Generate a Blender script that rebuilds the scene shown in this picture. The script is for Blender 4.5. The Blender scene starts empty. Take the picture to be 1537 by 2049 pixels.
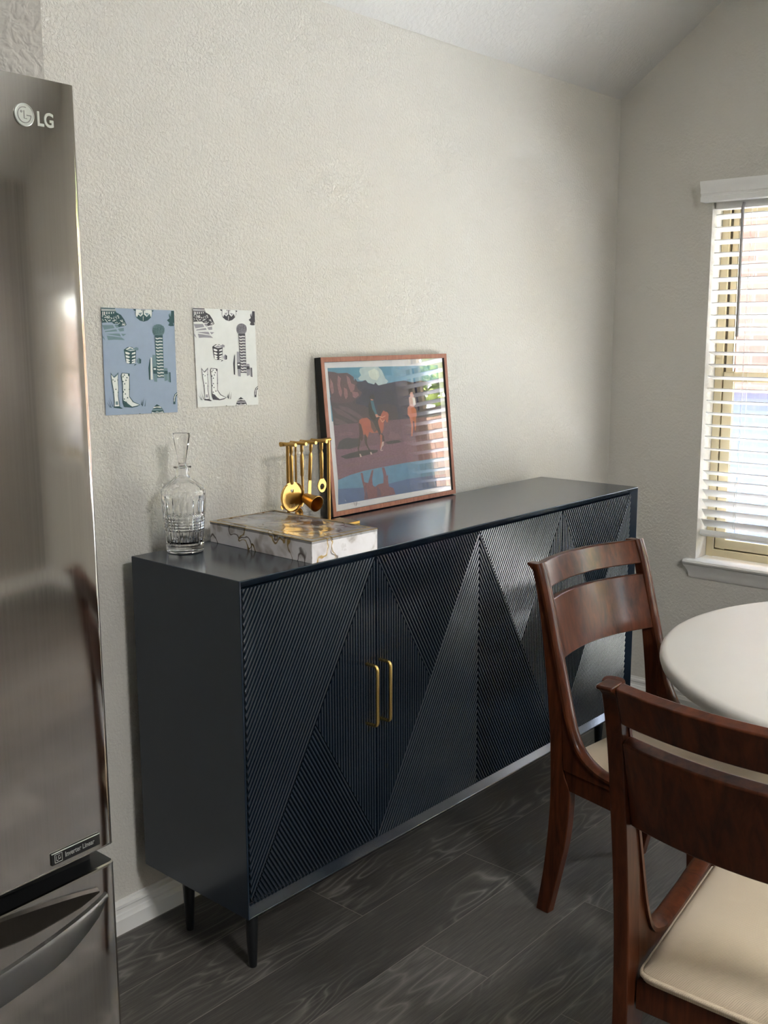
import bpy, bmesh, math, random
from mathutils import Vector, Matrix

random.seed(7)
PI = math.pi
SC = bpy.context.scene
COL = SC.collection

# ------------------------------------------------------------------ helpers
def lin(c):
    c = c / 255.0
    return c / 12.92 if c <= 0.04045 else ((c + 0.055) / 1.055) ** 2.4

def rgb(r, g, b, a=1.0):
    return (lin(r), lin(g), lin(b), a)

def clean(s):
    return s

class MB:
    """collects shapes in world coordinates, links them as ONE mesh object"""
    def __init__(self):
        self.bm = bmesh.new()
    def face(self, pts, mat=0):
        vs = [self.bm.verts.new(Vector(p)) for p in pts]
        try:
            f = self.bm.faces.new(vs)
            f.material_index = mat
            return f
        except ValueError:
            return None
    def loft(self, rings, mat=0, cap=True, closed=True, loop=False):
        R = [[self.bm.verts.new(Vector(p)) for p in r] for r in rings]
        n = len(R[0])
        fs = []
        m = len(R)
        for i in range(m if loop else m - 1):
            a, b = R[i], R[(i + 1) % m]
            for j in range(n if closed else n - 1):
                k = (j + 1) % n
                try:
                    f = self.bm.faces.new((a[j], a[k], b[k], b[j]))
                    f.material_index = mat
                    fs.append(f)
                except ValueError:
                    pass
        if cap and not loop:
            for r in (list(reversed(R[0])), R[-1]):
                try:
                    f = self.bm.faces.new(r)
                    f.material_index = mat
                except ValueError:
                    pass
        return fs
    def box(self, x0, x1, y0, y1, z0, z1, mat=0):
        r0 = [(x0, y0, z0), (x1, y0, z0), (x1, y1, z0), (x0, y1, z0)]
        r1 = [(x0, y0, z1), (x1, y0, z1), (x1, y1, z1), (x0, y1, z1)]
        self.loft([r0, r1], mat)
    def prism(self, pts, vec, mat=0):
        v = Vector(vec)
        self.loft([[Vector(p) for p in pts], [Vector(p) + v for p in pts]], mat)
    def tube(self, path, r, seg=12, mat=0, cap=True):
        path = [Vector(p) for p in path]
        n = len(path)
        rr = r if isinstance(r, (list, tuple)) else [r] * n
        rings = []
        up = None
        for i in range(n):
            t = (path[min(i + 1, n - 1)] - path[max(i - 1, 0)]).normalized()
            if up is None:
                up = Vector((0, 0, 1)) if abs(t.z) < 0.9 else Vector((1, 0, 0))
            a = t.cross(up)
            if a.length < 1e-6:
                a = t.cross(Vector((0, 1, 0)))
            a.normalize()
            b = a.cross(t).normalized()
            up = b
            rings.append([path[i] + (a * math.cos(2 * PI * k / seg) + b * math.sin(2 * PI * k / seg)) * rr[i] for k in range(seg)])
        self.loft(rings, mat, cap)
    def lathe(self, prof, c, seg=48, mat=0, rfun=None, axis=None):
        c = Vector(c)
        rings = []
        for (r, z) in prof:
            ring = []
            for k in range(seg):
                th = 2 * PI * k / seg
                q = r if rfun is None else rfun(r, z, th)
                ring.append(Vector((q * math.cos(th), q * math.sin(th), z)))
            rings.append(ring)
        if axis is not None:
            rot = Vector((0, 0, 1)).rotation_difference(Vector(axis).normalized()).to_matrix()
            rings = [[rot @ p for p in ring] for ring in rings]
        self.loft([[p + c for p in ring] for ring in rings], mat)
    def build(self, name, mats, parent=None, origin=(0, 0, 0), bevel=0.0, smooth=30, seg=2, merge=True):
        if merge:
            bmesh.ops.remove_doubles(self.bm, verts=self.bm.verts, dist=1e-6)
        bmesh.ops.recalc_face_normals(self.bm, faces=self.bm.faces)
        o = Vector(origin)
        for v in self.bm.verts:
            v.co -= o
        me = bpy.data.meshes.new(name)
        self.bm.to_mesh(me)
        self.bm.free()
        if not isinstance(mats, (list, tuple)):
            mats = [mats]
        for m in mats:
            me.materials.append(m)
        if smooth:
            for p in me.polygons:
                p.use_smooth = True
            me.set_sharp_from_angle(angle=math.radians(smooth))
        ob = bpy.data.objects.new(name, me)
        COL.objects.link(ob)
        if parent is not None:
            ob.parent = parent
        if bevel:
            bv = ob.modifiers.new('bevel', 'BEVEL')
            bv.width = bevel
            bv.segments = seg
            bv.limit_method = 'ANGLE'
            bv.angle_limit = math.radians(35)
            bv.harden_normals = True
        return ob

def tag(o, label=None, cat=None, group=None, kind=None):
    if label: o['label'] = label
    if cat: o['category'] = cat
    if group: o['group'] = group
    if kind: o['kind'] = kind
    return o

def empty(name, loc, label, cat, group=None):
    o = bpy.data.objects.new(name, None)
    o.empty_display_size = 0.05
    COL.objects.link(o)
    o.location = loc
    return tag(o, label, cat, group)

def copy_tree(o, parent=None):
    c = o.copy()
    COL.objects.link(c)
    if parent is not None:
        c.parent = parent
    for ch in list(o.children):
        copy_tree(ch, c)
    return c

def interp(tab, x):
    if x <= tab[0][0]: return tab[0][1]
    for (a, b), (c, d) in zip(tab, tab[1:]):
        if x <= c:
            return b + (d - b) * (x - a) / (c - a)
    return tab[-1][1]

def smooth_path(pts, n=8):
    """Catmull-Rom through points"""
    P = [Vector(p) for p in pts]
    P = [P[0] * 2 - P[1]] + P + [P[-1] * 2 - P[-2]]
    out = []
    for i in range(1, len(P) - 2):
        for k in range(n):
            t = k / n
            a, b, c, d = P[i - 1], P[i], P[i + 1], P[i + 2]
            out.append(0.5 * ((2 * b) + (c - a) * t + (2 * a - 5 * b + 4 * c - d) * t * t + (3 * b - a - 3 * c + d) * t ** 3))
    out.append(P[-2])
    return out

# ------------------------------------------------------------------ plates with holes
from mathutils.geometry import tessellate_polygon
def holed_plate(mb, loops, to3, thick, mat=0):
    """outer loop + hole loops in 2D; to3(u, v, t) maps to space"""
    flat = [p for l in loops for p in l]
    tris = tessellate_polygon([[Vector((p[0], p[1], 0)) for p in l] for l in loops])
    for t in (-thick / 2, thick / 2):
        vs = [mb.bm.verts.new(Vector(to3(p[0], p[1], t))) for p in flat]
        for tr in tris:
            try:
                f = mb.bm.faces.new([vs[i] for i in tr]); f.material_index = mat
            except ValueError: pass
    for l in loops:
        n = len(l)
        for i in range(n):
            a, b = l[i], l[(i + 1) % n]
            mb.face([to3(a[0], a[1], -thick / 2), to3(b[0], b[1], -thick / 2), to3(b[0], b[1], thick / 2), to3(a[0], a[1], thick / 2)], mat)

# ------------------------------------------------------------------ materials
def new_mat(name):
    m = bpy.data.materials.new(name)
    m.use_nodes = True
    nt = m.node_tree
    bs = nt.nodes['Principled BSDF']
    return m, nt, bs

def N(nt, typ, **kw):
    n = nt.nodes.new(typ)
    for k, v in kw.items():
        setattr(n, k, v)
    return n

def noise(nt, scale, detail=3, rough=0.5, vec=None, dist=0.0, dim='3D'):
    n = N(nt, 'ShaderNodeTexNoise')
    n.noise_dimensions = dim
    n.inputs['Scale'].default_value = scale
    n.inputs['Detail'].default_value = detail
    n.inputs['Roughness'].default_value = rough
    n.inputs['Distortion'].default_value = dist
    if vec is not None:
        nt.links.new(vec, n.inputs['Vector'])
    return n

def ramp(nt, fac, stops, interp='LINEAR'):
    r = N(nt, 'ShaderNodeValToRGB')
    el = r.color_ramp.elements
    r.color_ramp.interpolation = interp
    while len(el) < len(stops):
        el.new(0.5)
    for e, (p, c) in zip(el, stops):
        e.position = p
        e.color = c
    nt.links.new(fac, r.inputs['Fac'])
    return r

def coords(nt, kind='Object', scale=(1, 1, 1), loc=(0, 0, 0), rot=(0, 0, 0)):
    t = N(nt, 'ShaderNodeTexCoord')
    mp = N(nt, 'ShaderNodeMapping')
    mp.inputs['Scale'].default_value = scale
    mp.inputs['Location'].default_value = loc
    mp.inputs['Rotation'].default_value = rot
    nt.links.new(t.outputs[kind], mp.inputs['Vector'])
    return mp.outputs['Vector']

def mix(nt, fac, a, b, mode='MIX'):
    m = N(nt, 'ShaderNodeMix')
    m.data_type = 'RGBA'
    m.blend_type = mode
    for s, v in ((m.inputs[0], fac), (m.inputs[6], a), (m.inputs[7], b)):
        if hasattr(v, 'is_linked') or hasattr(v, 'links'):
            nt.links.new(v, s)
        else:
            s.default_value = v
    return m.outputs[2]

def math_node(nt, op, a, b=0.0, c=None):
    m = N(nt, 'ShaderNodeMath')
    m.operation = op
    for i, v in enumerate((a, b) if c is None else (a, b, c)):
        if hasattr(v, 'links'):
            nt.links.new(v, m.inputs[i])
        else:
            m.inputs[i].default_value = v
    return m.outputs[0]

def bump(nt, bs, height, strength=0.3, dist=0.001):
    b = N(nt, 'ShaderNodeBump')
    b.inputs['Strength'].default_value = strength
    b.inputs['Distance'].default_value = dist
    nt.links.new(height, b.inputs['Height'])
    nt.links.new(b.outputs['Normal'], bs.inputs['Normal'])

def simple(name, c, rough=0.5, metal=0.0, var=0.06, scale=30, bumpd=0.0, coat=0.0, spec=0.5, coat_rough=0.08, coat_ior=1.5):
    m, nt, bs = new_mat(name)
    v = coords(nt)
    n = noise(nt, scale, 4, 0.55, v)
    lo = tuple(x * (1 - var) for x in c[:3]) + (1,)
    hi = tuple(min(1, x * (1 + var)) for x in c[:3]) + (1,)
    r = ramp(nt, n.outputs['Fac'], [(0.3, lo), (0.7, hi)])
    nt.links.new(r.outputs['Color'], bs.inputs['Base Color'])
    bs.inputs['Roughness'].default_value = rough
    bs.inputs['Metallic'].default_value = metal
    bs.inputs['Specular IOR Level'].default_value = spec
    if coat:
        bs.inputs['Coat Weight'].default_value = coat
        bs.inputs['Coat Roughness'].default_value = coat_rough
        bs.inputs['Coat IOR'].default_value = coat_ior
    if bumpd:
        bump(nt, bs, n.outputs['Fac'], 0.4, bumpd)
    return m

def mat_wall(name, c, strength=0.5, scale=95):
    m, nt, bs = new_mat(name)
    v = coords(nt)
    n1 = noise(nt, scale, 2, 0.5, v, 0.4)
    r1 = ramp(nt, n1.outputs['Fac'], [(0.38, (0, 0, 0, 1)), (0.62, (1, 1, 1, 1))])
    n2 = noise(nt, scale * 3.1, 2, 0.5, v)
    h = math_node(nt, 'ADD', r1.outputs['Color'], math_node(nt, 'MULTIPLY', n2.outputs['Fac'], 0.35))
    n3 = noise(nt, 1.3, 2, 0.5, v)
    r3 = ramp(nt, n3.outputs['Fac'], [(0.3, tuple(x * 0.97 for x in c[:3]) + (1,)), (0.7, c)])
    nt.links.new(r3.outputs['Color'], bs.inputs['Base Color'])
    bs.inputs['Roughness'].default_value = 0.75
    bs.inputs['Specular IOR Level'].default_value = 0.25
    bump(nt, bs, h, strength, 0.0022)
    return m

def mat_floor():
    m, nt, bs = new_mat('dark_plank_floor')
    W = 0.205
    v = coords(nt, loc=(0.35, 0.43, 0))
    br = N(nt, 'ShaderNodeTexBrick')
    br.offset = 0.37
    br.inputs['Scale'].default_value = 1.0
    br.inputs['Brick Width'].default_value = 1.22
    br.inputs['Row Height'].default_value = W
    br.inputs['Mortar Size'].default_value = 0.0011
    br.inputs['Mortar Smooth'].default_value = 0.1
    br.inputs['Color1'].default_value = (0.1, 0.1, 0.1, 1)
    br.inputs['Color2'].default_value = (1, 1, 1, 1)
    br.inputs['Mortar'].default_value = (0.5, 0.5, 0.5, 1)
    nt.links.new(v, br.inputs['Vector'])
    seed = br.outputs['Color']
    # shift the grain from plank to plank
    cx = N(nt, 'ShaderNodeVectorMath'); cx.operation = 'SCALE'; cx.inputs['Scale'].default_value = 9.0
    nt.links.new(seed, cx.inputs[0])
    ad = N(nt, 'ShaderNodeVectorMath'); ad.operation = 'ADD'
    nt.links.new(v, ad.inputs[0]); nt.links.new(cx.outputs[0], ad.inputs[1])
    st = N(nt, 'ShaderNodeMapping'); st.inputs['Scale'].default_value = (1.6, 8.5, 1)
    nt.links.new(ad.outputs[0], st.inputs['Vector'])
    n1 = noise(nt, 1.0, 2.0, 0.5, st.outputs['Vector'], 0.25)
    lines = math_node(nt, 'PINGPONG', math_node(nt, 'MULTIPLY', n1.outputs['Fac'], 15.0), 0.5)
    rl = ramp(nt, lines, [(0.0, (1, 1, 1, 1)), (0.16, (0.25, 0.25, 0.25, 1)), (0.42, (0, 0, 0, 1))])
    n2 = noise(nt, 1.0, 3, 0.6, st.outputs['Vector'])
    st2 = N(nt, 'ShaderNodeMapping'); st2.inputs['Scale'].default_value = (10, 190, 1)
    nt.links.new(ad.outputs[0], st2.inputs['Vector'])
    n3 = noise(nt, 1.0, 4, 0.65, st2.outputs['Vector'])
    mask = ramp(nt, noise(nt, 0.9, 1, 0.5, st.outputs['Vector']).outputs['Fac'], [(0.46, (0, 0, 0, 1)), (0.62, (1, 1, 1, 1))])
    fac = math_node(nt, 'MULTIPLY', math_node(nt, 'MULTIPLY', rl.outputs['Color'], mask.outputs['Color']), 0.32)
    base = ramp(nt, n3.outputs['Fac'], [(0.25, rgb(62, 59, 56)), (0.55, rgb(86, 82, 78)), (0.8, rgb(112, 107, 102))])
    tint = mix(nt, 0.35, base.outputs['Color'], seed, 'SOFT_LIGHT')
    colr = mix(nt, fac, tint, rgb(182, 176, 168))
    colr = mix(nt, math_node(nt, 'MULTIPLY', br.outputs['Fac'], 0.8), colr, rgb(140, 133, 126))
    nt.links.new(colr, bs.inputs['Base Color'])
    rr = ramp(nt, n3.outputs['Fac'], [(0.2, (0.38, 0.38, 0.38, 1)), (0.8, (0.52, 0.52, 0.52, 1))])
    nt.links.new(rr.outputs['Color'], bs.inputs['Roughness'])
    bs.inputs['Specular IOR Level'].default_value = 0.4
    h = math_node(nt, 'SUBTRACT', n3.outputs['Fac'], math_node(nt, 'MULTIPLY', br.outputs['Fac'], 2.0))
    bump(nt, bs, h, 0.35, 0.0006)
    return m

def mat_wood(name, dark, light, rough=0.28, coat=0.35, scale=(14, 14, 2.2)):
    m, nt, bs = new_mat(name)
    v = coords(nt, scale=scale)
    n = noise(nt, 2.0, 5, 0.6, v, 1.2)
    n2 = noise(nt, 9.0, 3, 0.6, v)
    f = math_node(nt, 'ADD', math_node(nt, 'MULTIPLY', n.outputs['Fac'], 0.75), math_node(nt, 'MULTIPLY', n2.outputs['Fac'], 0.25))
    r = ramp(nt, f, [(0.32, dark), (0.68, light)])
    nt.links.new(r.outputs['Color'], bs.inputs['Base Color'])
    bs.inputs['Roughness'].default_value = rough
    bs.inputs['Coat Weight'].default_value = coat
    bs.inputs['Specular IOR Level'].default_value = 0.18
    bs.inputs['Coat Roughness'].default_value = 0.12
    bump(nt, bs, n2.outputs['Fac'], 0.12, 0.0004)
    return m

def mat_fabric(name, c):
    m, nt, bs = new_mat(name)
    v = coords(nt, rot=(0, 0, math.radians(38)))
    w = N(nt, 'ShaderNodeTexWave'); w.bands_direction = 'X'
    w.inputs['Scale'].default_value = 120
    w.inputs['Distortion'].default_value = 0.3
    nt.links.new(v, w.inputs['Vector'])
    n = noise(nt, 500, 2, 0.5, v)
    r = ramp(nt, w.outputs['Fac'], [(0.1, tuple(x * 0.82 for x in c[:3]) + (1,)), (0.6, c)])
    cc = mix(nt, math_node(nt, 'MULTIPLY', n.outputs['Fac'], 0.25), r.outputs['Color'], tuple(x * 0.7 for x in c[:3]) + (1,))
    nt.links.new(cc, bs.inputs['Base Color'])
    bs.inputs['Roughness'].default_value = 0.9
    bs.inputs['Sheen Weight'].default_value = 0.2
    bs.inputs['Specular IOR Level'].default_value = 0.2
    bump(nt, bs, w.outputs['Fac'], 0.5, 0.0008)
    return m

def mat_glass_pane(name, tint=(0.97, 0.985, 0.98, 1), refl=1.0):
    m = bpy.data.materials.new(name); m.use_nodes = True
    nt = m.node_tree; nt.nodes.clear()
    out = N(nt, 'ShaderNodeOutputMaterial')
    tr = N(nt, 'ShaderNodeBsdfTransparent'); tr.inputs['Color'].default_value = tint
    gl = N(nt, 'ShaderNodeBsdfGlossy'); gl.inputs['Roughness'].default_value = 0.0
    fr = N(nt, 'ShaderNodeFresnel')
    geo = N(nt, 'ShaderNodeNewGeometry')   # thin sheet: both faces reflect like the outer one
    nt.links.new(math_node(nt, 'SUBTRACT', 1.5, math_node(nt, 'MULTIPLY', geo.outputs['Backfacing'], 1.5 - 1 / 1.5)), fr.inputs['IOR'])
    f = math_node(nt, 'MULTIPLY', fr.outputs[0], refl)
    mx = N(nt, 'ShaderNodeMixShader')
    nt.links.new(f, mx.inputs[0]); nt.links.new(tr.outputs[0], mx.inputs[1]); nt.links.new(gl.outputs[0], mx.inputs[2])
    nt.links.new(mx.outputs[0], out.inputs['Surface'])
    return m

def mat_crystal():
    m, nt, bs = new_mat('clear_cut_crystal')
    bs.inputs['Base Color'].default_value = (1, 1, 1, 1)
    bs.inputs['Transmission Weight'].default_value = 1.0
    bs.inputs['Roughness'].default_value = 0.01
    bs.inputs['IOR'].default_value = 1.5
    n = noise(nt, 60, 2, 0.5, coords(nt))
    bump(nt, bs, n.outputs['Fac'], 0.05, 0.0006)
    return m

def mat_marble(name='agate_marble_print', tone=1.0):
    m, nt, bs = new_mat(name)
    v = coords(nt)
    warp = noise(nt, 9, 3, 0.55, v)
    av = N(nt, 'ShaderNodeVectorMath'); av.operation = 'MULTIPLY_ADD'
    nt.links.new(warp.outputs['Color'], av.inputs[0]); av.inputs[1].default_value = (0.09, 0.09, 0.09); nt.links.new(v, av.inputs[2])
    a = noise(nt, 15, 3, 0.5, av.outputs[0])
    def rgb(r_, g_, b_): return tuple(lin(q * tone) for q in (r_, g_, b_)) + (1.0,)
    basec = ramp(nt, a.outputs['Fac'], [(0.28, rgb(132, 120, 116)), (0.38, rgb(186, 178, 175)), (0.47, rgb(228, 224, 226)), (0.62, rgb(236, 233, 236)), (0.72, rgb(176, 166, 163))])
    b = noise(nt, 7.5, 2, 0.45, av.outputs[0])
    vein = math_node(nt, 'ABSOLUTE', math_node(nt, 'SUBTRACT', b.outputs['Fac'], 0.5))
    vd = ramp(nt, vein, [(0.0, (1, 1, 1, 1)), (0.007, (0.8, 0.8, 0.8, 1)), (0.014, (0, 0, 0, 1))])
    c = noise(nt, 9.5, 2.5, 0.5, av.outputs[0])
    c2 = math_node(nt, 'ABSOLUTE', math_node(nt, 'SUBTRACT', c.outputs['Fac'], 0.46))
    vg = ramp(nt, c2, [(0.0, (1, 1, 1, 1)), (0.006, (1, 1, 1, 1)), (0.011, (0, 0, 0, 1))])
    c1 = mix(nt, vd.outputs['Color'], basec.outputs['Color'], rgb(92, 80, 76))
    c3 = mix(nt, vg.outputs['Color'], c1, rgb(188, 152, 82))
    nt.links.new(c3, bs.inputs['Base Color'])
    bs.inputs['Roughness'].default_value = 0.22
    nt.links.new(math_node(nt, 'MULTIPLY', vg.outputs['Color'], 0.7), bs.inputs['Metallic'])
    bs.inputs['Coat Weight'].default_value = 0.5
    bs.inputs['Coat Roughness'].default_value = 0.06
    return m

def mat_stainless():
    m, nt, bs = new_mat('brushed_stainless_steel')
    v = coords(nt, scale=(420, 420, 2.0))
    n = noise(nt, 1.0, 3, 0.6, v)
    r = ramp(nt, n.outputs['Fac'], [(0.3, rgb(194, 190, 185)), (0.7, rgb(200, 196, 191))])
    nt.links.new(r.outputs['Color'], bs.inputs['Base Color'])
    bs.inputs['Metallic'].default_value = 1.0
    rr = ramp(nt, n.outputs['Fac'], [(0.3, (0.06, 0.06, 0.06, 1)), (0.7, (0.085, 0.085, 0.085, 1))])
    nt.links.new(rr.outputs['Color'], bs.inputs['Roughness'])
    return m

def mat_brick():
    m, nt, bs = new_mat('patio_brick')
    v = coords(nt, rot=(PI / 2, 0, PI / 2))
    t = N(nt, 'ShaderNodeTexCoord')
    sep = N(nt, 'ShaderNodeSeparateXYZ'); nt.links.new(t.outputs['Object'], sep.inputs[0])
    cmb = N(nt, 'ShaderNodeCombineXYZ')
    nt.links.new(math_node(nt, 'ADD', sep.outputs[0], sep.outputs[1]), cmb.inputs[0]); nt.links.new(sep.outputs[2], cmb.inputs[1])
    br = N(nt, 'ShaderNodeTexBrick')
    br.inputs['Scale'].default_value = 1
    br.inputs['Brick Width'].default_value = 0.21
    br.inputs['Row Height'].default_value = 0.075
    br.inputs['Mortar Size'].default_value = 0.006
    br.inputs['Color1'].default_value = rgb(146, 90, 82)
    br.inputs['Color2'].default_value = rgb(172, 118, 108)
    br.inputs['Mortar'].default_value = rgb(166, 154, 148)
    nt.links.new(cmb.outputs[0], br.inputs['Vector'])
    n = noise(nt, 22, 4, 0.7, cmb.outputs[0])
    c = mix(nt, math_node(nt, 'MULTIPLY', n.outputs['Fac'], 0.5), br.outputs['Color'], rgb(170, 138, 130))
    nt.links.new(c, bs.inputs['Base Color'])
    bs.inputs['Roughness'].default_value = 0.9
    bump(nt, bs, br.outputs['Fac'], -0.4, 0.004)
    return m

def mat_foliage(name, a, b):
    m, nt, bs = new_mat(name)
    n = noise(nt, 3.5, 5, 0.7, coords(nt))
    r = ramp(nt, n.outputs['Fac'], [(0.35, a), (0.65, b)])
    nt.links.new(r.outputs['Color'], bs.inputs['Base Color'])
    bs.inputs['Roughness'].default_value = 0.8
    return m

M = {}
M['wall'] = mat_wall('textured_greige_wall', rgb(207, 204, 196), 0.5, 130)
M['wall_plain'] = mat_wall('textured_greige_window_wall', rgb(207, 204, 196), 0.3, 95)
M['bulkhead'] = mat_wall('textured_greige_bulkhead', rgb(207, 204, 196), 0.6, 62)
M['wall_dim'] = mat_wall('textured_dimmed_far_wall', rgb(154, 149, 142), 0.3, 95)  # wall colour darkened to keep reflections of this unseen wall dim
M['ceiling'] = mat_wall('textured_white_ceiling', rgb(206, 205, 202), 0.3, 70)
M['floor'] = mat_floor()
M['trim'] = simple('white_painted_trim', rgb(226, 225, 221), 0.38, var=0.02, scale=12)
M['navy'] = simple('navy_satin_lacquer', rgb(17, 31, 44), 0.5, var=0.05, scale=8, spec=0.1, coat=1.0, coat_rough=0.14, coat_ior=1.78)
M['navy_case'] = simple('navy_satin_lacquer_case', rgb(21, 35, 49), 0.5, var=0.04, scale=8, spec=0.1, coat=1.0, coat_rough=0.17, coat_ior=1.40)
M['leg_black'] = simple('black_leg_lacquer', rgb(22, 25, 28), 0.35, var=0.05, scale=20)
M['brass'] = simple('polished_brass', rgb(232, 198, 122), 0.22, 1.0, var=0.04, scale=40)
M['gold'] = simple('satin_gold', rgb(184, 146, 84), 0.28, 1.0, var=0.04, scale=60)
M['gold_dark'] = simple('satin_gold_inside', rgb(150, 112, 60), 0.35, 1.0, var=0.06, scale=60)
M['marble'] = mat_marble()
M['marble_top'] = mat_marble('agate_marble_lid', 0.66)
M['goldline'] = simple('gold_edge_foil', rgb(196, 166, 104), 0.25, 0.9, var=0.1, scale=80)
M['crystal'] = mat_crystal()
M['walnut'] = mat_wood('reddish_walnut', rgb(44, 20, 11), rgb(92, 47, 25), 0.31, 0.12)
M['seat'] = mat_fabric('ribbed_beige_fabric', rgb(213, 195, 169))
M['table'] = simple('white_lacquer_table', rgb(204, 201, 195), 0.42, var=0.02, scale=5)
M['table_base'] = simple('white_painted_pedestal', rgb(214, 209, 197), 0.4, var=0.03, scale=8)
M['steel'] = mat_stainless()
M['steel_handle'] = simple('dark_satin_steel', rgb(126, 124, 122), 0.34, 1.0, var=0.03, scale=60)
M['steel_edge'] = simple('polished_steel_edge', rgb(190, 186, 178), 0.14, 1.0, var=0.02, scale=60)
M['fridge_black'] = simple('black_gloss_fridge_trim', rgb(12, 12, 13), 0.5, var=0.1, scale=30)
M['fridge_side'] = simple('dark_grey_fridge_side', rgb(62, 61, 60), 0.5, var=0.05, scale=40)
M['badge'] = simple('silver_badge', rgb(205, 210, 204), 0.3, 0.6, var=0.03, scale=60)
M['badge_grey'] = simple('grey_lettering', rgb(150, 150, 148), 0.4, 0.2, var=0.03, scale=60)
M['pane'] = mat_glass_pane('window_glass')
M['pane_tint'] = mat_glass_pane('tinted_window_glass', (0.86, 0.865, 0.87, 1))  # grey tint put in to dim the bright view outdoors
M['pane_dark'] = mat_glass_pane('dimmed_window_glass', (0.55, 0.56, 0.57, 1))  # pane darkened to tone down this window's reflection in the refrigerator
M['pane_picture'] = mat_glass_pane('picture_glass', (0.99, 0.99, 0.99, 1), 3.0)
M['vinyl'] = simple('tan_vinyl_frame', rgb(206, 194, 160), 0.45, var=0.02, scale=20)
M['vinyl_dark'] = simple('dark_window_gasket', rgb(84, 74, 58), 0.6, var=0.05, scale=20)
M['slat'] = simple('white_faux_wood_slat', rgb(232, 232, 230), 0.4, var=0.02, scale=15)
M['cordmat'] = simple('white_cord', rgb(222, 222, 218), 0.6, var=0.03, scale=90)
M['wand'] = simple('grey_tilt_wand', rgb(150, 148, 146), 0.35, var=0.03, scale=60)
M['framewood'] = mat_wood('reddish_cherry_frame', rgb(132, 86, 70), rgb(172, 118, 98), 0.45, 0.1, (60, 60, 8))
M['frameside'] = simple('black_frame_edge', rgb(15, 15, 16), 0.5, var=0.1, scale=40)
M['mat_board'] = simple('white_mat_board', rgb(242, 242, 244), 0.8, var=0.01, scale=60)
M['brick'] = mat_brick()
M['concrete'] = simple('patio_concrete', rgb(188, 188, 188), 0.85, var=0.1, scale=6)
M['tarp'] = simple('grey_blue_grill_cover', rgb(96, 108, 132), 0.5, var=0.08, scale=9, bumpd=0.01)
M['soffit'] = simple('tan_patio_soffit', rgb(206, 170, 120), 0.7, var=0.1, scale=4)
M['leaf'] = mat_foliage('leaf_green', rgb(58, 84, 34), rgb(150, 160, 62))
M['leaf_yellow'] = mat_foliage('leaf_yellow', rgb(170, 160, 50), rgb(236, 214, 84))
M['bark'] = simple('tree_bark', rgb(84, 66, 50), 0.9, var=0.2, scale=14)
M['fence'] = simple('cedar_fence', rgb(150, 120, 96), 0.85, var=0.15, scale=7)
M['grass'] = mat_foliage('lawn_green', rgb(84, 104, 50), rgb(130, 146, 80))

# ------------------------------------------------------------------ camera
CAMP = dict(f=2078.488, c=(-1.4544, -2.1587, 1.5425), yaw=0.8491, pitch=0.1735, roll=-0.0032)
def make_camera():
    ya, pi_, ro = CAMP['yaw'], CAMP['pitch'], CAMP['roll']
    f = Vector((math.sin(ya) * math.cos(pi_), math.cos(ya) * math.cos(pi_), -math.sin(pi_)))
    r = Vector((math.cos(ya), -math.sin(ya), 0))
    u = r.cross(f)
    c, s = math.cos(ro), math.sin(ro)
    r2 = r * c + u * s
    u2 = -r * s + u * c
    cam = bpy.data.cameras.new('camera')
    cam.sensor_fit = 'VERTICAL'
    cam.sensor_height = 36.0
    cam.lens = CAMP['f'] * 36.0 / 2049.0
    cam.clip_start = 0.02
    o = bpy.data.objects.new('camera', cam)
    COL.objects.link(o)
    m = Matrix(((r2.x, u2.x, -f.x, CAMP['c'][0]), (r2.y, u2.y, -f.y, CAMP['c'][1]), (r2.z, u2.z, -f.z, CAMP['c'][2]), (0, 0, 0, 1)))
    o.matrix_world = m
    SC.camera = o
make_camera()

# ------------------------------------------------------------------ room
XW = 2.43          # window wall
ZC = 2.438         # wall height at the back wall
SL = 0.72          # ceiling slope
YR = -2.6          # ridge
YF = -5.25          # wall behind the camera
XL = -4.6          # kitchen end wall
TW = 0.14
ZR = ZC - SL * YR
WIN1 = (-1.24, -0.405, 0.634, 2.035)     # y0,y1,z0,z1
WIN2 = (-2.82, -1.84, 0.05, 2.28)  # unseen full-height glazing, added to bring in low daylight from the right
WIN3 = (-4.15, -3.30, 0.634, 2.20)  # unseen window, added for more daylight on the back wall
WIN4 = (-5.08, -4.52, 0.80, 1.80)

def struct(name, mb, mat, **kw):
    o = mb.build(name, mat, smooth=0, **kw)
    o['kind'] = 'structure'
    return o

mb = MB(); mb.box(XL - TW, XW + TW, 0, TW, 0, ZC + 0.02)
struct('wall_back', mb, M['wall'])

def slope_z(y):
    return ZC - SL * y if y >= YR else ZR - SL * (YR - y)

mb = MB()
def wall_strip(y0, y1, z0, z1=None):
    """piece of the window wall between y0 and y1; top follows the ceiling when z1 is None"""
    ys = [y0] + ([YR] if y0 < YR < y1 else []) + [y1]
    pts = [(XW, y0, z0), (XW, y1, z0)]
    if z1 is None:
        pts += [(XW, y, slope_z(y) + 0.02) for y in reversed(ys)]
    else:
        pts += [(XW, y1, z1), (XW, y0, z1)]
    mb.prism(pts, (TW, 0, 0))
prev = YF - TW
for (y0, y1, z0, z1) in (WIN4, WIN3, WIN2, WIN1):
    wall_strip(prev, y0, 0)
    wall_strip(y0, y1, 0, z0 - 0.02)
    wall_strip(y0, y1, z1)
    prev = y1
wall_strip(prev, 0.0, 0)
struct('wall_right', mb, M['wall_plain'])

mb = MB()
pts = [(XL, YF - TW, 0), (XL, 0, 0), (XL, 0, ZC + .02), (XL, YR, ZR + .02), (XL, YF - TW, slope_z(YF))]
mb.prism(pts, (-TW, 0, 0))
struct('wall_left', mb, M['wall'])
mb = MB()
mb.box(XL, XW, YF - TW, YF, 0, slope_z(YF))
struct('wall_front', mb, M['wall_dim'])

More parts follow.
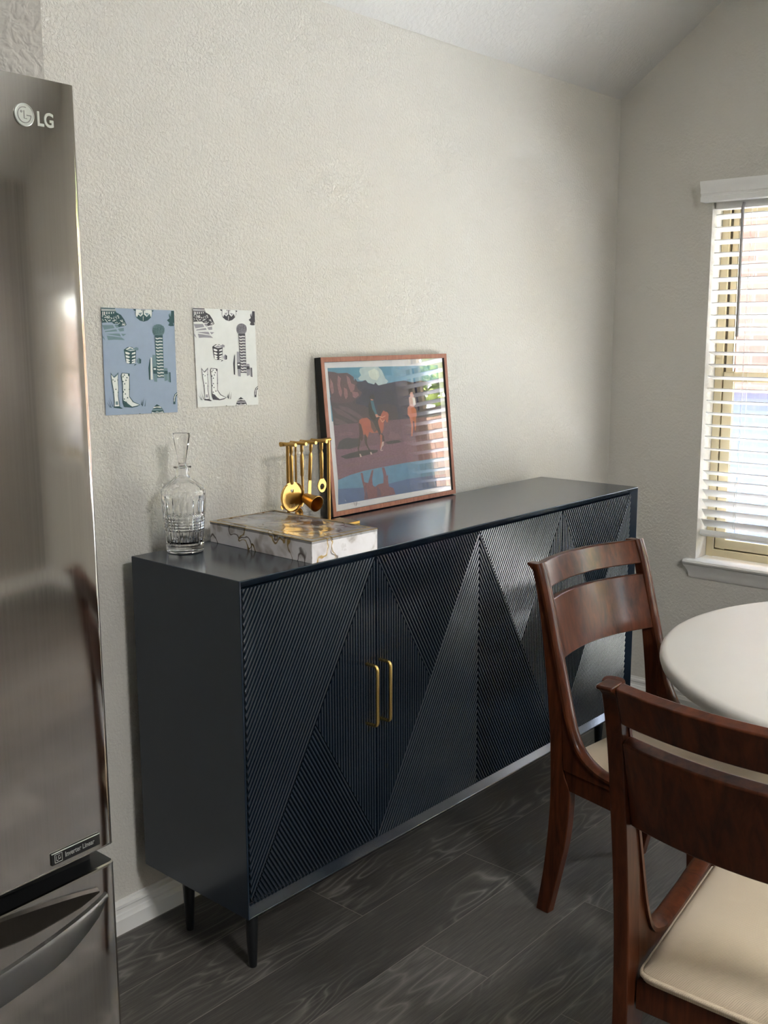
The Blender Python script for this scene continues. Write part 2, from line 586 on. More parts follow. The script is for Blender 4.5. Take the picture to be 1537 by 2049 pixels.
mb = MB(); mb.box(XL - TW, XW + TW, YF - TW, TW, -0.1, 0)
struct('floor', mb, M['floor'])

mb = MB()
mb.prism([(XL - TW, 0.14, slope_z(0.14)), (XL - TW, YR, ZR), (XL - TW, YF - TW, slope_z(YF - TW)),
          (XL - TW, YF - TW, slope_z(YF - TW) + .12), (XL - TW, YR, ZR + .12), (XL - TW, 0.14, slope_z(0.14) + .12)],
         (XW - XL + 2 * TW, 0, 0))
struct('ceiling', mb, M['ceiling'])

# bulkhead over the refrigerator
mb = MB()
bq = [(-0.682, -0.90), (-2.248, 0.0), (-0.682, 0.0)]
mb.loft([[(x, y, 1.845) for x, y in bq], [(x, y, slope_z(y) + .01) for x, y in bq]])
struct('wall_bulkhead', mb, M['bulkhead'])

def baseboard(name, p0, p1, nrm):
    """stepped, rounded profile swept from p0 to p1; nrm points into the room"""
    H = 0.088
    prof = [(0, 0), (0.017, 0), (0.017, 0.040), (0.014, 0.045), (0.0125, 0.052), (0.0095, 0.055), (0.0095, 0.066), (0.013, 0.070), (0.012, 0.077), (0.005, 0.082), (0.004, H), (0, H)]
    n = Vector(nrm)
    mb = MB()
    rings = [[Vector(p) + n * a + Vector((0, 0, h)) for a, h in prof] for p in (p0, p1)]
    mb.loft(rings)
    o = mb.build(name, M['trim'], smooth=25)
    o['kind'] = 'structure'
baseboard('baseboard_back', (-2.0, 0, 0), (XW, 0, 0), (0, -1, 0))
baseboard('baseboard_right', (XW, YF, 0), (XW, 0, 0), (-1, 0, 0))
baseboard('baseboard_front', (XL, YF, 0), (XW, YF, 0), (0, 1, 0))

# ------------------------------------------------------------------ windows
def make_window(name, win):
    y0, y1, z0, z1 = win
    xg = XW + 0.09
    root = bpy.data.objects.new(name, None); COL.objects.link(root)
    root.location = (XW, y1, z0); root['kind'] = 'structure'
    O = (XW, y1, z0)
    def ring(mb, a, b, c, d, w, x0, x1, mat=0):
        mb.box(x0, x1, a, a + w, c, d, mat); mb.box(x0, x1, b - w, b, c, d, mat)
        mb.box(x0, x1, a + w, b - w, c, c + w, mat); mb.box(x0, x1, a + w, b - w, d - w, d, mat)
    e = 0.001
    mb = MB()
    ring(mb, y0 + e, y1 - e, z0 + e, z1 - e, 0.028, xg, xg + 0.048)
    mb.build('window_frame', M['vinyl'], root, O, bevel=0.002)
    mb = MB()
    ring(mb, y0 + .0285, y1 - .0285, z0 + .0285, z1 - .0285, 0.006, xg + .018, xg + 0.046)
    mb.build('gasket', M['vinyl_dark'], root, O)
    zm = z0 + (z1 - z0) * 0.505
    mb = MB()   # upper sash
    ring(mb, y0 + .035, y1 - .035, zm - 0.005, z1 - .035, 0.026, xg + .022, xg + .044)
    mb.build('upper_sash', M['vinyl'], root, O, bevel=0.003)
    mb = MB()   # lower sash, a little nearer the room
    ring(mb, y0 + .035, y1 - .035, z0 + .035, zm + 0.034, 0.038, xg + .006, xg + .020)
    mb.build('lower_sash', M['vinyl'], root, O, bevel=0.003)
    for zz0, zz1, xx in ((zm + .02, z1 - .06, xg + .034), (z0 + .07, zm + .0, xg + .013)):
        mb = MB(); mb.box(xx, xx + .003, y0 + .06, y1 - .06, zz0, zz1)
        mb.build('glass_pane', M['pane_tint'] if win is WIN1 else (M['pane_dark'] if win is WIN4 else M['pane']), root, O, smooth=0)
    # stool (inner sill) with horns and rounded nose
    mb = MB()
    pr = [(XW + .095, z0 - .018), (XW + .095, z0), (XW - .030, z0), (XW - .036, z0 - .002), (XW - .040, z0 - .009), (XW - .036, z0 - .016), (XW - .030, z0 - .018)]
    rings = []
    for yy, hx in ((y1 - .001, 0), (y0 + .001, 0)):
        rings.append([(px, yy, pz) for px, pz in pr])
    mb.loft(rings)
    prh = [(XW - .0005, z0 - .018), (XW - .0005, z0), (XW - .030, z0), (XW - .036, z0 - .002), (XW - .040, z0 - .009), (XW - .036, z0 - .016), (XW - .030, z0 - .018)]
    for ya, yb in ((y1 - .001, y1 + .038), (y0 - .038, y0 + .001)):
        mb.loft([[(px, ya, pz) for px, pz in prh], [(px, yb, pz) for px, pz in prh]])
    mb.build('window_sill', M['trim'], root, O, smooth=40)
    # apron: crown-like moulding under the stool, mitred ends
    mb = MB()
    pa = [(0.001, -.018, 0.0), (.030, -.018, 0.030), (.027, -.026, .027), (.018, -.040, .018), (.012, -.056, .012), (.010, -.070, .010), (.001, -.080, 0.001)]
    mb.loft([[(XW - a, y1 + .012 + t, z0 + b) for a, b, t in pa], [(XW - a, y0 - .012 - t, z0 + b) for a, b, t in pa]])
    mb.build('window_apron', M['trim'], root, O, smooth=40)
    return root
make_window('window_1', WIN1)
make_window('window_added_2', WIN2)
make_window('window_added_3', WIN3)
make_window('window_4', WIN4)

# ------------------------------------------------------------------ blinds
def rounded_slat(mb, y0, y1, cx, cz, ang, wdt=0.0495, th=0.0029):
    """one slat running along y; room-side edge raised by ang"""
    c, s = math.cos(ang), math.sin(ang)
    prof = []
    h = wdt / 2
    for (a, b) in ((-h, -th * .25), (-h + .001, -th / 2), (h - .001, -th / 2), (h, -th * .25), (h, th * .25), (h - .001, th / 2), (-h + .001, th / 2), (-h, th * .25)):
        # a along slat width (room side negative), b thickness
        prof.append((cx + a * c + b * s, cz - a * s + b * c))
    mb.loft([[(px, y0, pz) for px, pz in prof], [(px, y1, pz) for px, pz in prof]])

def make_blind(win, label, group):
    y0, y1, z0, z1 = win
    root = empty('window_blind', (XW, y1, z1), label, 'blind', group)
    O = tuple(root.location)
    xs = XW + 0.040
    a, b = y0 + .006, y1 - .006
    # valance with crown profile, returns at both ends
    mb = MB()
    pv = [(-.003, z1 - .022), (.048, z1 - .022), (.050, z1 - .018), (.050, z1 - .004), (.047, z1 - .002), (.047, z1 + .004), (.052, z1 + .008), (.052, z1 + .022), (.056, z1 + .032), (.060, z1 + .044), (.060, z1 + .052), (-.003, z1 + .052)]
    pv = [(max(.0005, p), z) for p, z in pv]
    mb.loft([[(XW - p, y1 + .028, z) for p, z in pv], [(XW - p, y0 - .028, z) for p, z in pv]])
    mb.build('valance', M['slat'], root, O, smooth=30, bevel=0.0)
    mb = MB(); mb.box(XW + .012, XW + .068, a, b, z1 - .046, z1 - .004)
    mb.build('headrail', M['slat'], root, O, bevel=0.002)
    ztop = z1 - .072
    pitch = 0.0468
    n = 0
    z = ztop
    spots = []
    while z > z0 + .356:
        spots.append((z, math.radians(15.5)))
        z -= pitch
    tilt = 18
    for k in range(6):
        tilt = (24, 34, 40, 43, 45, 45)[k]
        spots.append((z, math.radians(tilt)))
        z -= 0.0405
    for z_, t_ in spots:
        mb = MB(); rounded_slat(mb, a, b, xs, z_, t_)
        mb.build('slat', M['slat'], root, O, smooth=0)
    zr = spots[-1][0] - .041
    mb = MB()
    an = math.radians(18); c, s = math.cos(an), math.sin(an)
    pr = [(-.026, -.008), (-.025, .007), (-.022, .010), (.022, .010), (.026, .006), (.026, -.008), (.022, -.011), (-.022, -.011)]
    mb.loft([[(xs + p * c + q * s, yy, zr - p * s + q * c) for p, q in pr] for yy in (a, b)])
    mb.build('bottom_rail', M['slat'], root, O, smooth=20)
    for yc in ((y1 - .145, (y0 + y1) / 2, y0 + .145) if y1 - y0 > .5 else ((y0 + y1) / 2,)):
        mb = MB()
        for xo in (-.0265, .0265):
            pth = [(xs + xo * math.cos(t_) , yc, z_ - xo * math.sin(t_)) for z_, t_ in spots]
            mb.tube([(xs + xo, yc, z1 - .04)] + pth + [(xs + xo * c, yc, zr)], 0.0007, 6)
        mb.tube([(xs, yc + .006, z1 - .04), (xs, yc + .006, zr + .01)], 0.0008, 6)
        # little loops of slack ladder cord by the lowest slats
        for z_, t_ in spots[-5:]:
            mb.tube([(xs - .030, yc + .002, z_ + .012), (xs - .034, yc + .002, z_ + .004), (xs - .030, yc + .002, z_ - .006)], 0.0012, 6)
        mb.tube([(xs - .028 + .006 * math.sin(t), yc - .008 * math.cos(t) * (1 + .3 * math.sin(2 * t)), zr + .004 + .006 * math.sin(2 * t)) for t in [k * 2 * PI / 20 for k in range(21)]], 0.0008, 6)
        mb.build('ladder_cord', M['cordmat'], root, O)
    mb = MB()
    yw = y1 - .119
    mb.tube([(XW + .004, yw, z1 - .030), (XW - .004, yw, z1 - .05), (XW - .006, yw - .004, z1 - .510)], 0.0060, 6)
    mb.tube([(XW - .006, yw - .004, z1 - .510), (XW - .006, yw - .004, z1 - .522)], [0.0066, 0.0060], 8)
    mb.build('tilt_wand', M['wand'], root, O, smooth=50)
    return root
make_blind(WIN1, 'white slatted blind with moulded valance and tilt wand over the window', 'blinds')

# ------------------------------------------------------------------ sideboard
SW, SD, SG = 1.827, 0.40, 0.055
ST, SB = 1.000, 0.188
YB, YFR = -SG, -SG - SD
sb = empty('sideboard', (SW / 2, -SG - SD / 2, 0), 'long navy four-door sideboard with fluted geometric fronts and brass pulls', 'sideboard')
SO = tuple(sb.location)
T, CH, E_ = 0.0218, 0.0205, 0.0033
def case_panel(name, pts, vec):
    mb = MB(); mb.prism(pts, vec)
    return mb.build(name, M['navy'] if name == 'bottom_panel' else M['navy_case'], sb, SO, bevel=0.0018, smooth=30)
# mitred boards: cross-section with the inner front edge cut back at an angle
case_panel('top_panel', [(.0005, YB, ST), (.0005, YB, ST - T), (.0005, YFR + CH, ST - T), (.0005, YFR, ST - E_), (.0005, YFR, ST)], (SW - .001, 0, 0))
case_panel('bottom_panel', [(.0005, YB, SB), (.0005, YB, SB + T), (.0005, YFR + CH, SB + T), (.0005, YFR, SB + E_), (.0005, YFR, SB)], (SW - .001, 0, 0))
for s in (0, 1):
    f = (lambda x: x) if s == 0 else (lambda x: SW - x)
    case_panel('side_panel', [(f(0.0), YB, SB + .0003), (f(T), YB, SB + .0003), (f(T), YFR + CH, SB + .0003), (f(E_), YFR, SB + .0003), (f(0.0), YFR, SB + .0003)], (0, 0, ST - SB - .0006))
mb = MB(); mb.box(T, SW - T, YB - .008, YB - .002, SB + T, ST - T)
mb.build('back_panel', M['navy'], sb, SO)

def clip(poly, nx, nz, lo, hi):
    def half(poly, c, sgn):
        out = []
        for i in range(len(poly)):
            a, b = poly[i], poly[(i + 1) % len(poly)]
            da = sgn * (nx * a[0] + nz * a[1] - c); db = sgn * (nx * b[0] + nz * b[1] - c)
            if da >= 0: out.append(a)
            if (da > 0 and db < 0) or (da < 0 and db > 0):
                t = da / (da - db)
                out.append((a[0] + (b[0] - a[0]) * t, a[1] + (b[1] - a[1]) * t))
        return out
    p = half(poly, lo, 1)
    return half(p, hi, -1) if len(p) > 2 else []

def flutes(mb, tri, d, pitch, hgt, ybase):
    L = math.hypot(*d)
    nx, nz = -d[1] / L, d[0] / L
    ss = [nx * p[0] + nz * p[1] for p in tri]
    s0, s1 = min(ss), max(ss)
    cnt = max(1, round((s1 - s0) / pitch)); p = (s1 - s0) / cnt
    K = 9
    gap = 0.26
    cuts = []
    for i in range(cnt):
        cuts.append(s0 + i * p)
        for k in range(K):
            cuts.append(s0 + (i + gap / 2 + (1 - gap) * k / (K - 1)) * p)
    cuts.append(s1)
    def h(s):
        u = ((s - s0) / p) % 1.0
        u = (u - gap / 2) / (1 - gap)
        if u <= 0 or u >= 1: return 0.0
        return hgt * math.sqrt(max(0.0, 1 - (2 * u - 1) ** 2))
    for a, b in zip(cuts, cuts[1:]):
        if b - a < 1e-7: continue
        q = clip(tri, nx, nz, a, b)
        if len(q) < 3: continue
        ha, hb = h(a + 1e-9), h(b - 1e-9)
        pts = []
        for (x, z) in q:
            s = nx * x + nz * z
            t = (s - a) / (b - a)
            pts.append((x, ybase - (ha + (hb - ha) * t), z))
        mb.face(pts)

DW = (SW - 2 * T) / 4
def make_door(i):
    g = 0.0012
    x0, x1 = T + DW * i + g, T + DW * (i + 1) - g
    z0, z1 = SB + T + 0.003, ST - T - 0.003
    yb = YFR + CH + 0.0005
    mb = MB()
    BL, BR, TL, TR = (x0, z0), (x1, z0), (x0, z1), (x1, z1)
    mid = ((x0 + x1) / 2, (z0 + z1) / 2)
    P, H = 0.0098, 0.0060
    up, dn = (x1 - x0, z1 - z0), (x1 - x0, z0 - z1)
    if i == 0:
        regs = [((TL, BL, TR), up), ((BL, BR, mid), dn), ((BR, TR, mid), (0, 1))]
    elif i in (1, 3):
        regs = [((BL, BR, TR), up), ((TL, mid, TR), dn), ((TL, BL, mid), (0, 1))]
    else:
        regs = [((TL, BL, BR), dn), ((TL, mid, TR), up), ((TR, mid, BR), (0, 1))]
    for tri, d in regs:
        flutes(mb, list(tri), d, P, H, yb)
    # slab behind the flutes
    mb.box(x0, x1, yb + .0004, yb + .017, z0, z1)
    door = None
    me = mb
    for v in me.bm.verts: v.co -= Vector(SO)
    # orient flute faces to the room
    mesh = bpy.data.meshes.new('door')
    for f in me.bm.faces:
        f.normal_update()
    bmesh.ops.remove_doubles(me.bm, verts=me.bm.verts, dist=2e-6)
    for f in list(me.bm.faces):
        f.normal_update()
    n_box = 6
    for f in me.bm.faces:
        c = f.calc_center_median()
        if c.y + SO[1] < yb + .0002 and f.normal.y > 0:
            f.normal_flip()
    me.bm.to_mesh(mesh); me.bm.free()
    mesh.materials.append(M['navy'])
    for p_ in mesh.polygons: p_.use_smooth = True
    mesh.set_sharp_from_angle(angle=math.radians(38))
    door = bpy.data.objects.new('door', mesh); COL.objects.link(door); door.parent = sb
    # D-shaped pull
    hx = x1 - 0.034 if i in (0, 2) else x0 + 0.010
    if i in (1, 3): hx = x0 + 0.014
    ys = yb - 0.003
    yo = yb - .040
    za, zb_ = 0.540, 0.700
    r = .011
    pth = [(hx, ys, zb_), (hx, yo + r, zb_)]
    for k in range(1, 7):
        a = k / 6 * PI / 2
        pth.append((hx, yo + r - r * math.sin(a), zb_ - r + r * math.cos(a)))
    for k in range(0, 7):
        a = k / 6 * PI / 2
        pth.append((hx, yo + r - r * math.cos(a), za + r - r * math.sin(a)))
    pth.append((hx, ys, za))
    hb = MB(); hb.tube(pth, 0.0048, 14)
    h_ = hb.build('handle', M['brass'], door, SO, smooth=50)
    h_['label'] = 'polished brass D-shaped pull'
    return door
for i in range(4):
    make_door(i)
for lx in (0.078, SW - 0.078):
    for ly in (YFR + .080, YB - .075):
        mb = MB()
        mb.lathe([(0.0095, 0.0), (0.0105, 0.002), (0.0185, SB - .006), (0.0185, SB)], (lx, ly, 0), 24)
        lg = mb.build('leg', M['leg_black'], sb, SO, smooth=40)

# ------------------------------------------------------------------ marble box
bx = empty('decorative_box', (0.345, -0.2625, ST), 'flat white and gold agate-patterned box lying on the sideboard', 'box')
bx.rotation_euler.z = math.radians(-2.0)
bw, bl, bh = 0.1115, 0.1945, 0.057
mb = MB(); mb.box(-bw, bw, -bl, bl, 0.0, bh - .010)
mb.build('box_body', M['marble'], bx, bevel=0.001)
mb = MB()   # lid: raised edge band and a slightly sunk, rippled glossy top
e = 0.013
def rect(w, l, z): return [(-w, -l, z), (w, -l, z), (w, l, z), (-w, l, z)]
mb.loft([rect(bw, bl, bh - .0098), rect(bw, bl, bh - .003), rect(bw - .001, bl - .001, bh - .002), rect(bw - e, bl - e, bh), rect(bw - e - .001, bl - e - .001, bh - .0012)], cap=False)
gx, gy = 24, 40
w_, l_ = bw - e - .001, bl - e - .001
grid = [[mb.bm.verts.new((-w_ + 2 * w_ * i / gx, -l_ + 2 * l_ * j / gy, bh - .0012 + (0.00035 * (math.sin(i * .9 + 1.7 * math.sin(j * .5)) + math.sin(j * .75 + i * .3)) if 0 < i < gx and 0 < j < gy else 0))) for j in range(gy + 1)] for i in range(gx + 1)]
for i in range(gx):
    for j in range(gy):
        mb.bm.faces.new((grid[i][j], grid[i + 1][j], grid[i + 1][j + 1], grid[i][j + 1]))
mb.build('box_lid', M['marble_top'], bx, smooth=25)
mb = MB()
for w2, l2, z2, t2 in ((bw + .0003, bl + .0003, bh - .0030, .0010), (bw - e, bl - e, bh + .0001, .0008)):
    c4 = rect(w2, l2, z2)
    for k in range(4):
        mb.tube([c4[k], c4[(k + 1) % 4]], t2, 6)
mb.build('gold_edging', M['goldline'], bx)

# ------------------------------------------------------------------ decanter
dc = empty('crystal_decanter', (0.124, -0.108, ST), 'clear cut crystal decanter with tall stopper on the sideboard', 'decanter')
def cut_r(r, z, th):
    q = r
    if 0.020 < z < 0.056:
        q -= 0.0022 * abs(math.sin(16 * th))
    elif 0.056 <= z <= 0.093:
        q -= 0.0018 * abs(math.sin(PI * (z - .056) / .0074)) + 0.0012 * abs(math.sin(16 * th))
    elif 0.093 < z < 0.148:
        a = 0.0026 * abs(math.sin(9 * th + .4 * math.sin(3 * th))) * min(1, (z - .093) / .01) * min(1, (.148 - z) / .02)
        q -= a
    elif 0.155 < z < 0.188:
        q -= 0.0012 * abs(math.sin(5 * th)) * min(1, (z - .155) / .01) * min(1, (.188 - z) / .01)
    return q
outer = [(0.0, 0.0), (0.040, 0.0), (0.0445, 0.002), (0.0460, 0.006)]
tab = [(0.006, .0460), (0.02, .0468), (0.10, .0525), (0.13, .0548), (0.148, .0552), (0.156, .0542), (0.160, .0515), (0.170, .040), (0.180, .0275), (0.188, .0188), (0.194, .0165), (0.204, .0160)]
z = 0.008
while z <= 0.204:
    outer.append((interp(tab, z), z)); z += 0.0018
outer += [(0.0165, .207), (0.0215, .2105), (0.0222, .2125), (0.0205, .2145), (0.0128, .2145)]
inner = [(0.0112, .205), (0.0118, .194), (0.0150, .186), (0.034, .170), (0.0475, .154), (0.0505, .145), (0.049, .12), (0.0435, .05), (0.041, .030), (0.036, .0245), (0.02, .0235), (0.0, .0235)]
mb = MB(); mb.lathe(outer[1:] + inner[:-1], (0, 0, 0), 96, rfun=cut_r)
mb.build('bottle', M['crystal'], dc, smooth=22)
mb = MB()
def stop_r(r, z, th):
    if z > .222: 
        a = (th % (PI / 4)) - PI / 8
        return r * math.cos(PI / 8) / math.cos(a)
    return r
mb.lathe([(0.0095, .190), (0.0100, .2050), (0.0105, .2135), (0.0095, .217), (0.0088, .2225), (0.0100, .2285), (0.0140, .250), (0.0188, .276), (0.0222, .290), (0.0222, .2935), (0.0200, .2955)], (0, 0, 0), 48, rfun=stop_r)
mb.build('stopper', M['crystal'], dc, smooth=20)

# ------------------------------------------------------------------ bar tool stand and tools
bs_ = empty('bar_tool_stand', (0.565, -0.145, ST), 'gold bar tool stand with two posts and crossbar on the sideboard', 'rack')
SO2 = tuple(bs_.location)
ZB = ST + 0.240
YS = -0.120
mb = MB(); mb.box(0.4635, 0.685, -0.185, -0.105, ST, ST + .008)
mb.build('base', M['gold'], bs_, SO2, bevel=0.0015)
for px in (0.4690, 0.626):
    mb = MB(); mb.tube([(px, YS, ST + .008), (px, YS, ZB - .002)], 0.0046, 14)
    mb.build('post', M['gold'], bs_, SO2, smooth=50)
mb = MB(); mb.tube([(0.443, YS, ZB), (0.634, YS, ZB)], 0.0050, 14)
mb.build('crossbar', M['gold'], bs_, SO2, smooth=50)
for px in (0.4535, 0.4925, 0.5295, 0.5715):
    mb = MB(); mb.tube([(px, YS + .012, ZB + .002), (px, YS - .048, ZB + .002)], 0.0047, 12)
    mb.build('peg', M['gold'], bs_, SO2, smooth=50)

def hang(name, label, x, y, cat='bar tool'):
    return empty(name, (x, y, ZB - .0068), label, cat, None)
# handle tube with necked hanging loop, local z downward from the hook
def handle(mb, L, r=0.0052, lean=(0, 0)):
    def p(z): return (lean[0] * -z, lean[1] * -z, z)
    mb.tube([p(0.004), p(-.012), p(-.016), p(-.018), p(-.020), p(-.024), p(-L), p(-L - .003)], [r * .95, r * .95, r * .62, r * .62, r * .62, r, r, r * .7], 14)
    return Vector(p(-L))
XH, YH = (0.4535, 0.4930, 0.5280, 0.5680), -0.150
# strainer
st = hang('cocktail_strainer', 'gold hawthorn strainer with round slotted disc hanging at left of rack', XH[0], YH)
mb = MB(); e_ = handle(mb, 0.0955); mb.build('tool_handle', M['gold'], st, smooth=45)
mb = MB()
R = 0.0405
cz = e_.z - R + .004
ring = []
cen = Vector((0, 0, cz))
def disc_pt(r, th, y): return (r * math.sin(th), y, cz + r * math.cos(th))
seg = 56
loops = [[(R * math.sin(2 * PI * k / seg), R * math.cos(2 * PI * k / seg)) for k in range(seg)]]
for k in range(5):
    a = PI + (k - 2) * 0.19
    loops.append([(rr * math.sin(a + dd), rr * math.cos(a + dd)) for rr, dd in ((R * .50, -.05), (R * .74, -.045), (R * .74, .045), (R * .50, .05))])
loops.append([(-.007, .020), (.007, .020), (.005, .011), (-.003, .012)])
holed_plate(mb, loops, lambda u, v, t: (u, t, cz + v), .002)
# ears
for a0 in (2.15, -2.15):
    mb.loft([[disc_pt(rr, a0 + da, y) for rr, da in ((R * .97, -.16), (R + .008, -.12), (R + .008, .12), (R * .97, .16))] for y in (-.001, .001)])
mb.build('strainer_disc', M['gold'], st, smooth=30)
mb = MB()
pth = [(R * math.sin(t) * .985, -.004 + .0018 * math.sin(90 * t), cz + R * .985 * math.cos(t)) for t in [0.5 + k * (2 * PI - 1.0) / 700 for k in range(701)]]
mb.tube(pth, .0010, 5)
mb.build('coil_spring', M['gold'], st, smooth=60)
# jigger
jg = hang('double_jigger', 'gold double jigger with wide cup opening to the front', XH[1], YH)
mb = MB(); e_ = handle(mb, 0.078, .0048); 
mb.tube([e_, e_ + Vector((0.003, 0, -.060))], [.0036, .0032], 10)
mb.build('tool_handle', M['gold'], jg, smooth=45)
tip = e_ + Vector((0.003, 0, -.064))
ax = Vector((-0.04, -0.97, -0.25)).normalized()
mb = MB()
prof = [(0.0, -.001), (.012, 0.0), (.0135, .002), (.0225, .050), (.0215, .0503), (.0128, .006), (.0, .005)]
mb.lathe(prof[1:-1], tip + ax * .004 + Vector((.002, 0, .004)), 40, axis=ax)
c = mb.build('large_cup', [M['gold'], M['gold_dark']], jg, smooth=40)
mb = MB()
ax2 = -ax
mb.lathe([(.010, 0.0), (.0115, .002), (.0175, .030), (.0167, .0303), (.0108, .006)], tip + ax2 * .002, 36, axis=ax2)
mb.build('small_cup', M['gold'], jg, smooth=40)
# flat bar knife
kn = hang('bar_knife', 'gold flat-bladed bar knife hanging behind the jigger', XH[2], YH)
mb = MB(); e_ = handle(mb, 0.092, .0050, (-.07, 0)); mb.build('tool_handle', M['gold'], kn, smooth=45)
mb = MB()
bp = [(-.0050, 0), (.0050, 0), (.0060, -.010), (.0062, -.040), (.0015, -.052), (-.006, -.040), (-.0058, -.010)]
mb.loft([[(e_.x + a - .07 * -b * 1.0, y, e_.z + b) for a, b in bp] for y in (-.0011, .0011)])
mb.build('blade', M['gold'], kn, bevel=.0004)
# spoon: small bowl below the jigger
sp = hang('bar_spoon', 'gold bar spoon with small round bowl hanging behind the jigger cup', 0.4840, -0.135)
mb = MB(); e_ = handle(mb, 0.090, .0030); mb.tube([e_, (0.004, -.002, -.172)], [.0024, .0018], 10); mb.build('tool_handle', M['gold'], sp, smooth=45)
mb = MB()
rings = []
for j in range(9):
    a = j / 8 * PI / 2
    rings.append([(0.006 + .0150 * math.sin(a) * math.cos(t), -.004 + .008 * math.cos(a), -.186 + .0185 * math.sin(a) * math.sin(t)) for t in [2 * PI * k / 28 for k in range(28)]])
for j in range(8, -1, -1):
    a = j / 8 * PI / 2
    rings.append([(0.006 + .0138 * math.sin(a) * math.cos(t), -.0052 + .0075 * math.cos(a), -.186 + .0172 * math.sin(a) * math.sin(t)) for t in [2 * PI * k / 28 for k in range(28)]])
mb.loft(rings[1:-1])
mb.build('spoon_bowl', M['gold'], sp, smooth=50)
# bottle opener
op = hang('bottle_opener', 'gold bottle opener with teardrop head hanging by the picture frame', XH[3], YH)
mb = MB(); e_ = handle(mb, 0.092, .0052); mb.build('tool_handle', M['gold'], op, smooth=45)
mb = MB()
def tear(r0, z0, neck):
    out = []
    for k in range(32):
        t = 2 * PI * k / 32
        x = r0 * math.sin(t); z = 1.28 * r0 * math.cos(t)
        if z > 0: x *= 1 - 0.55 * (z / (1.28 * r0)) ** 1.5
        out.append((x, z0 + z))
    return out
o_, i_ = tear(.0165, e_.z - .020, 0), [(.0085 * math.sin(2 * PI * k / 32), e_.z - .025 + .0085 * math.cos(2 * PI * k / 32)) for k in range(32)]
mb.loft([[(a, -.0014, b) for a, b in o_], [(a, .0014, b) for a, b in o_], [(a, .0014, b) for a, b in i_], [(a, -.0014, b) for a, b in i_]], cap=False, loop=True)
mb.build('opener_head', M['gold'], op, smooth=30)

make_blind(WIN4, 'white slatted blind at the far end of the window wall', 'blinds')

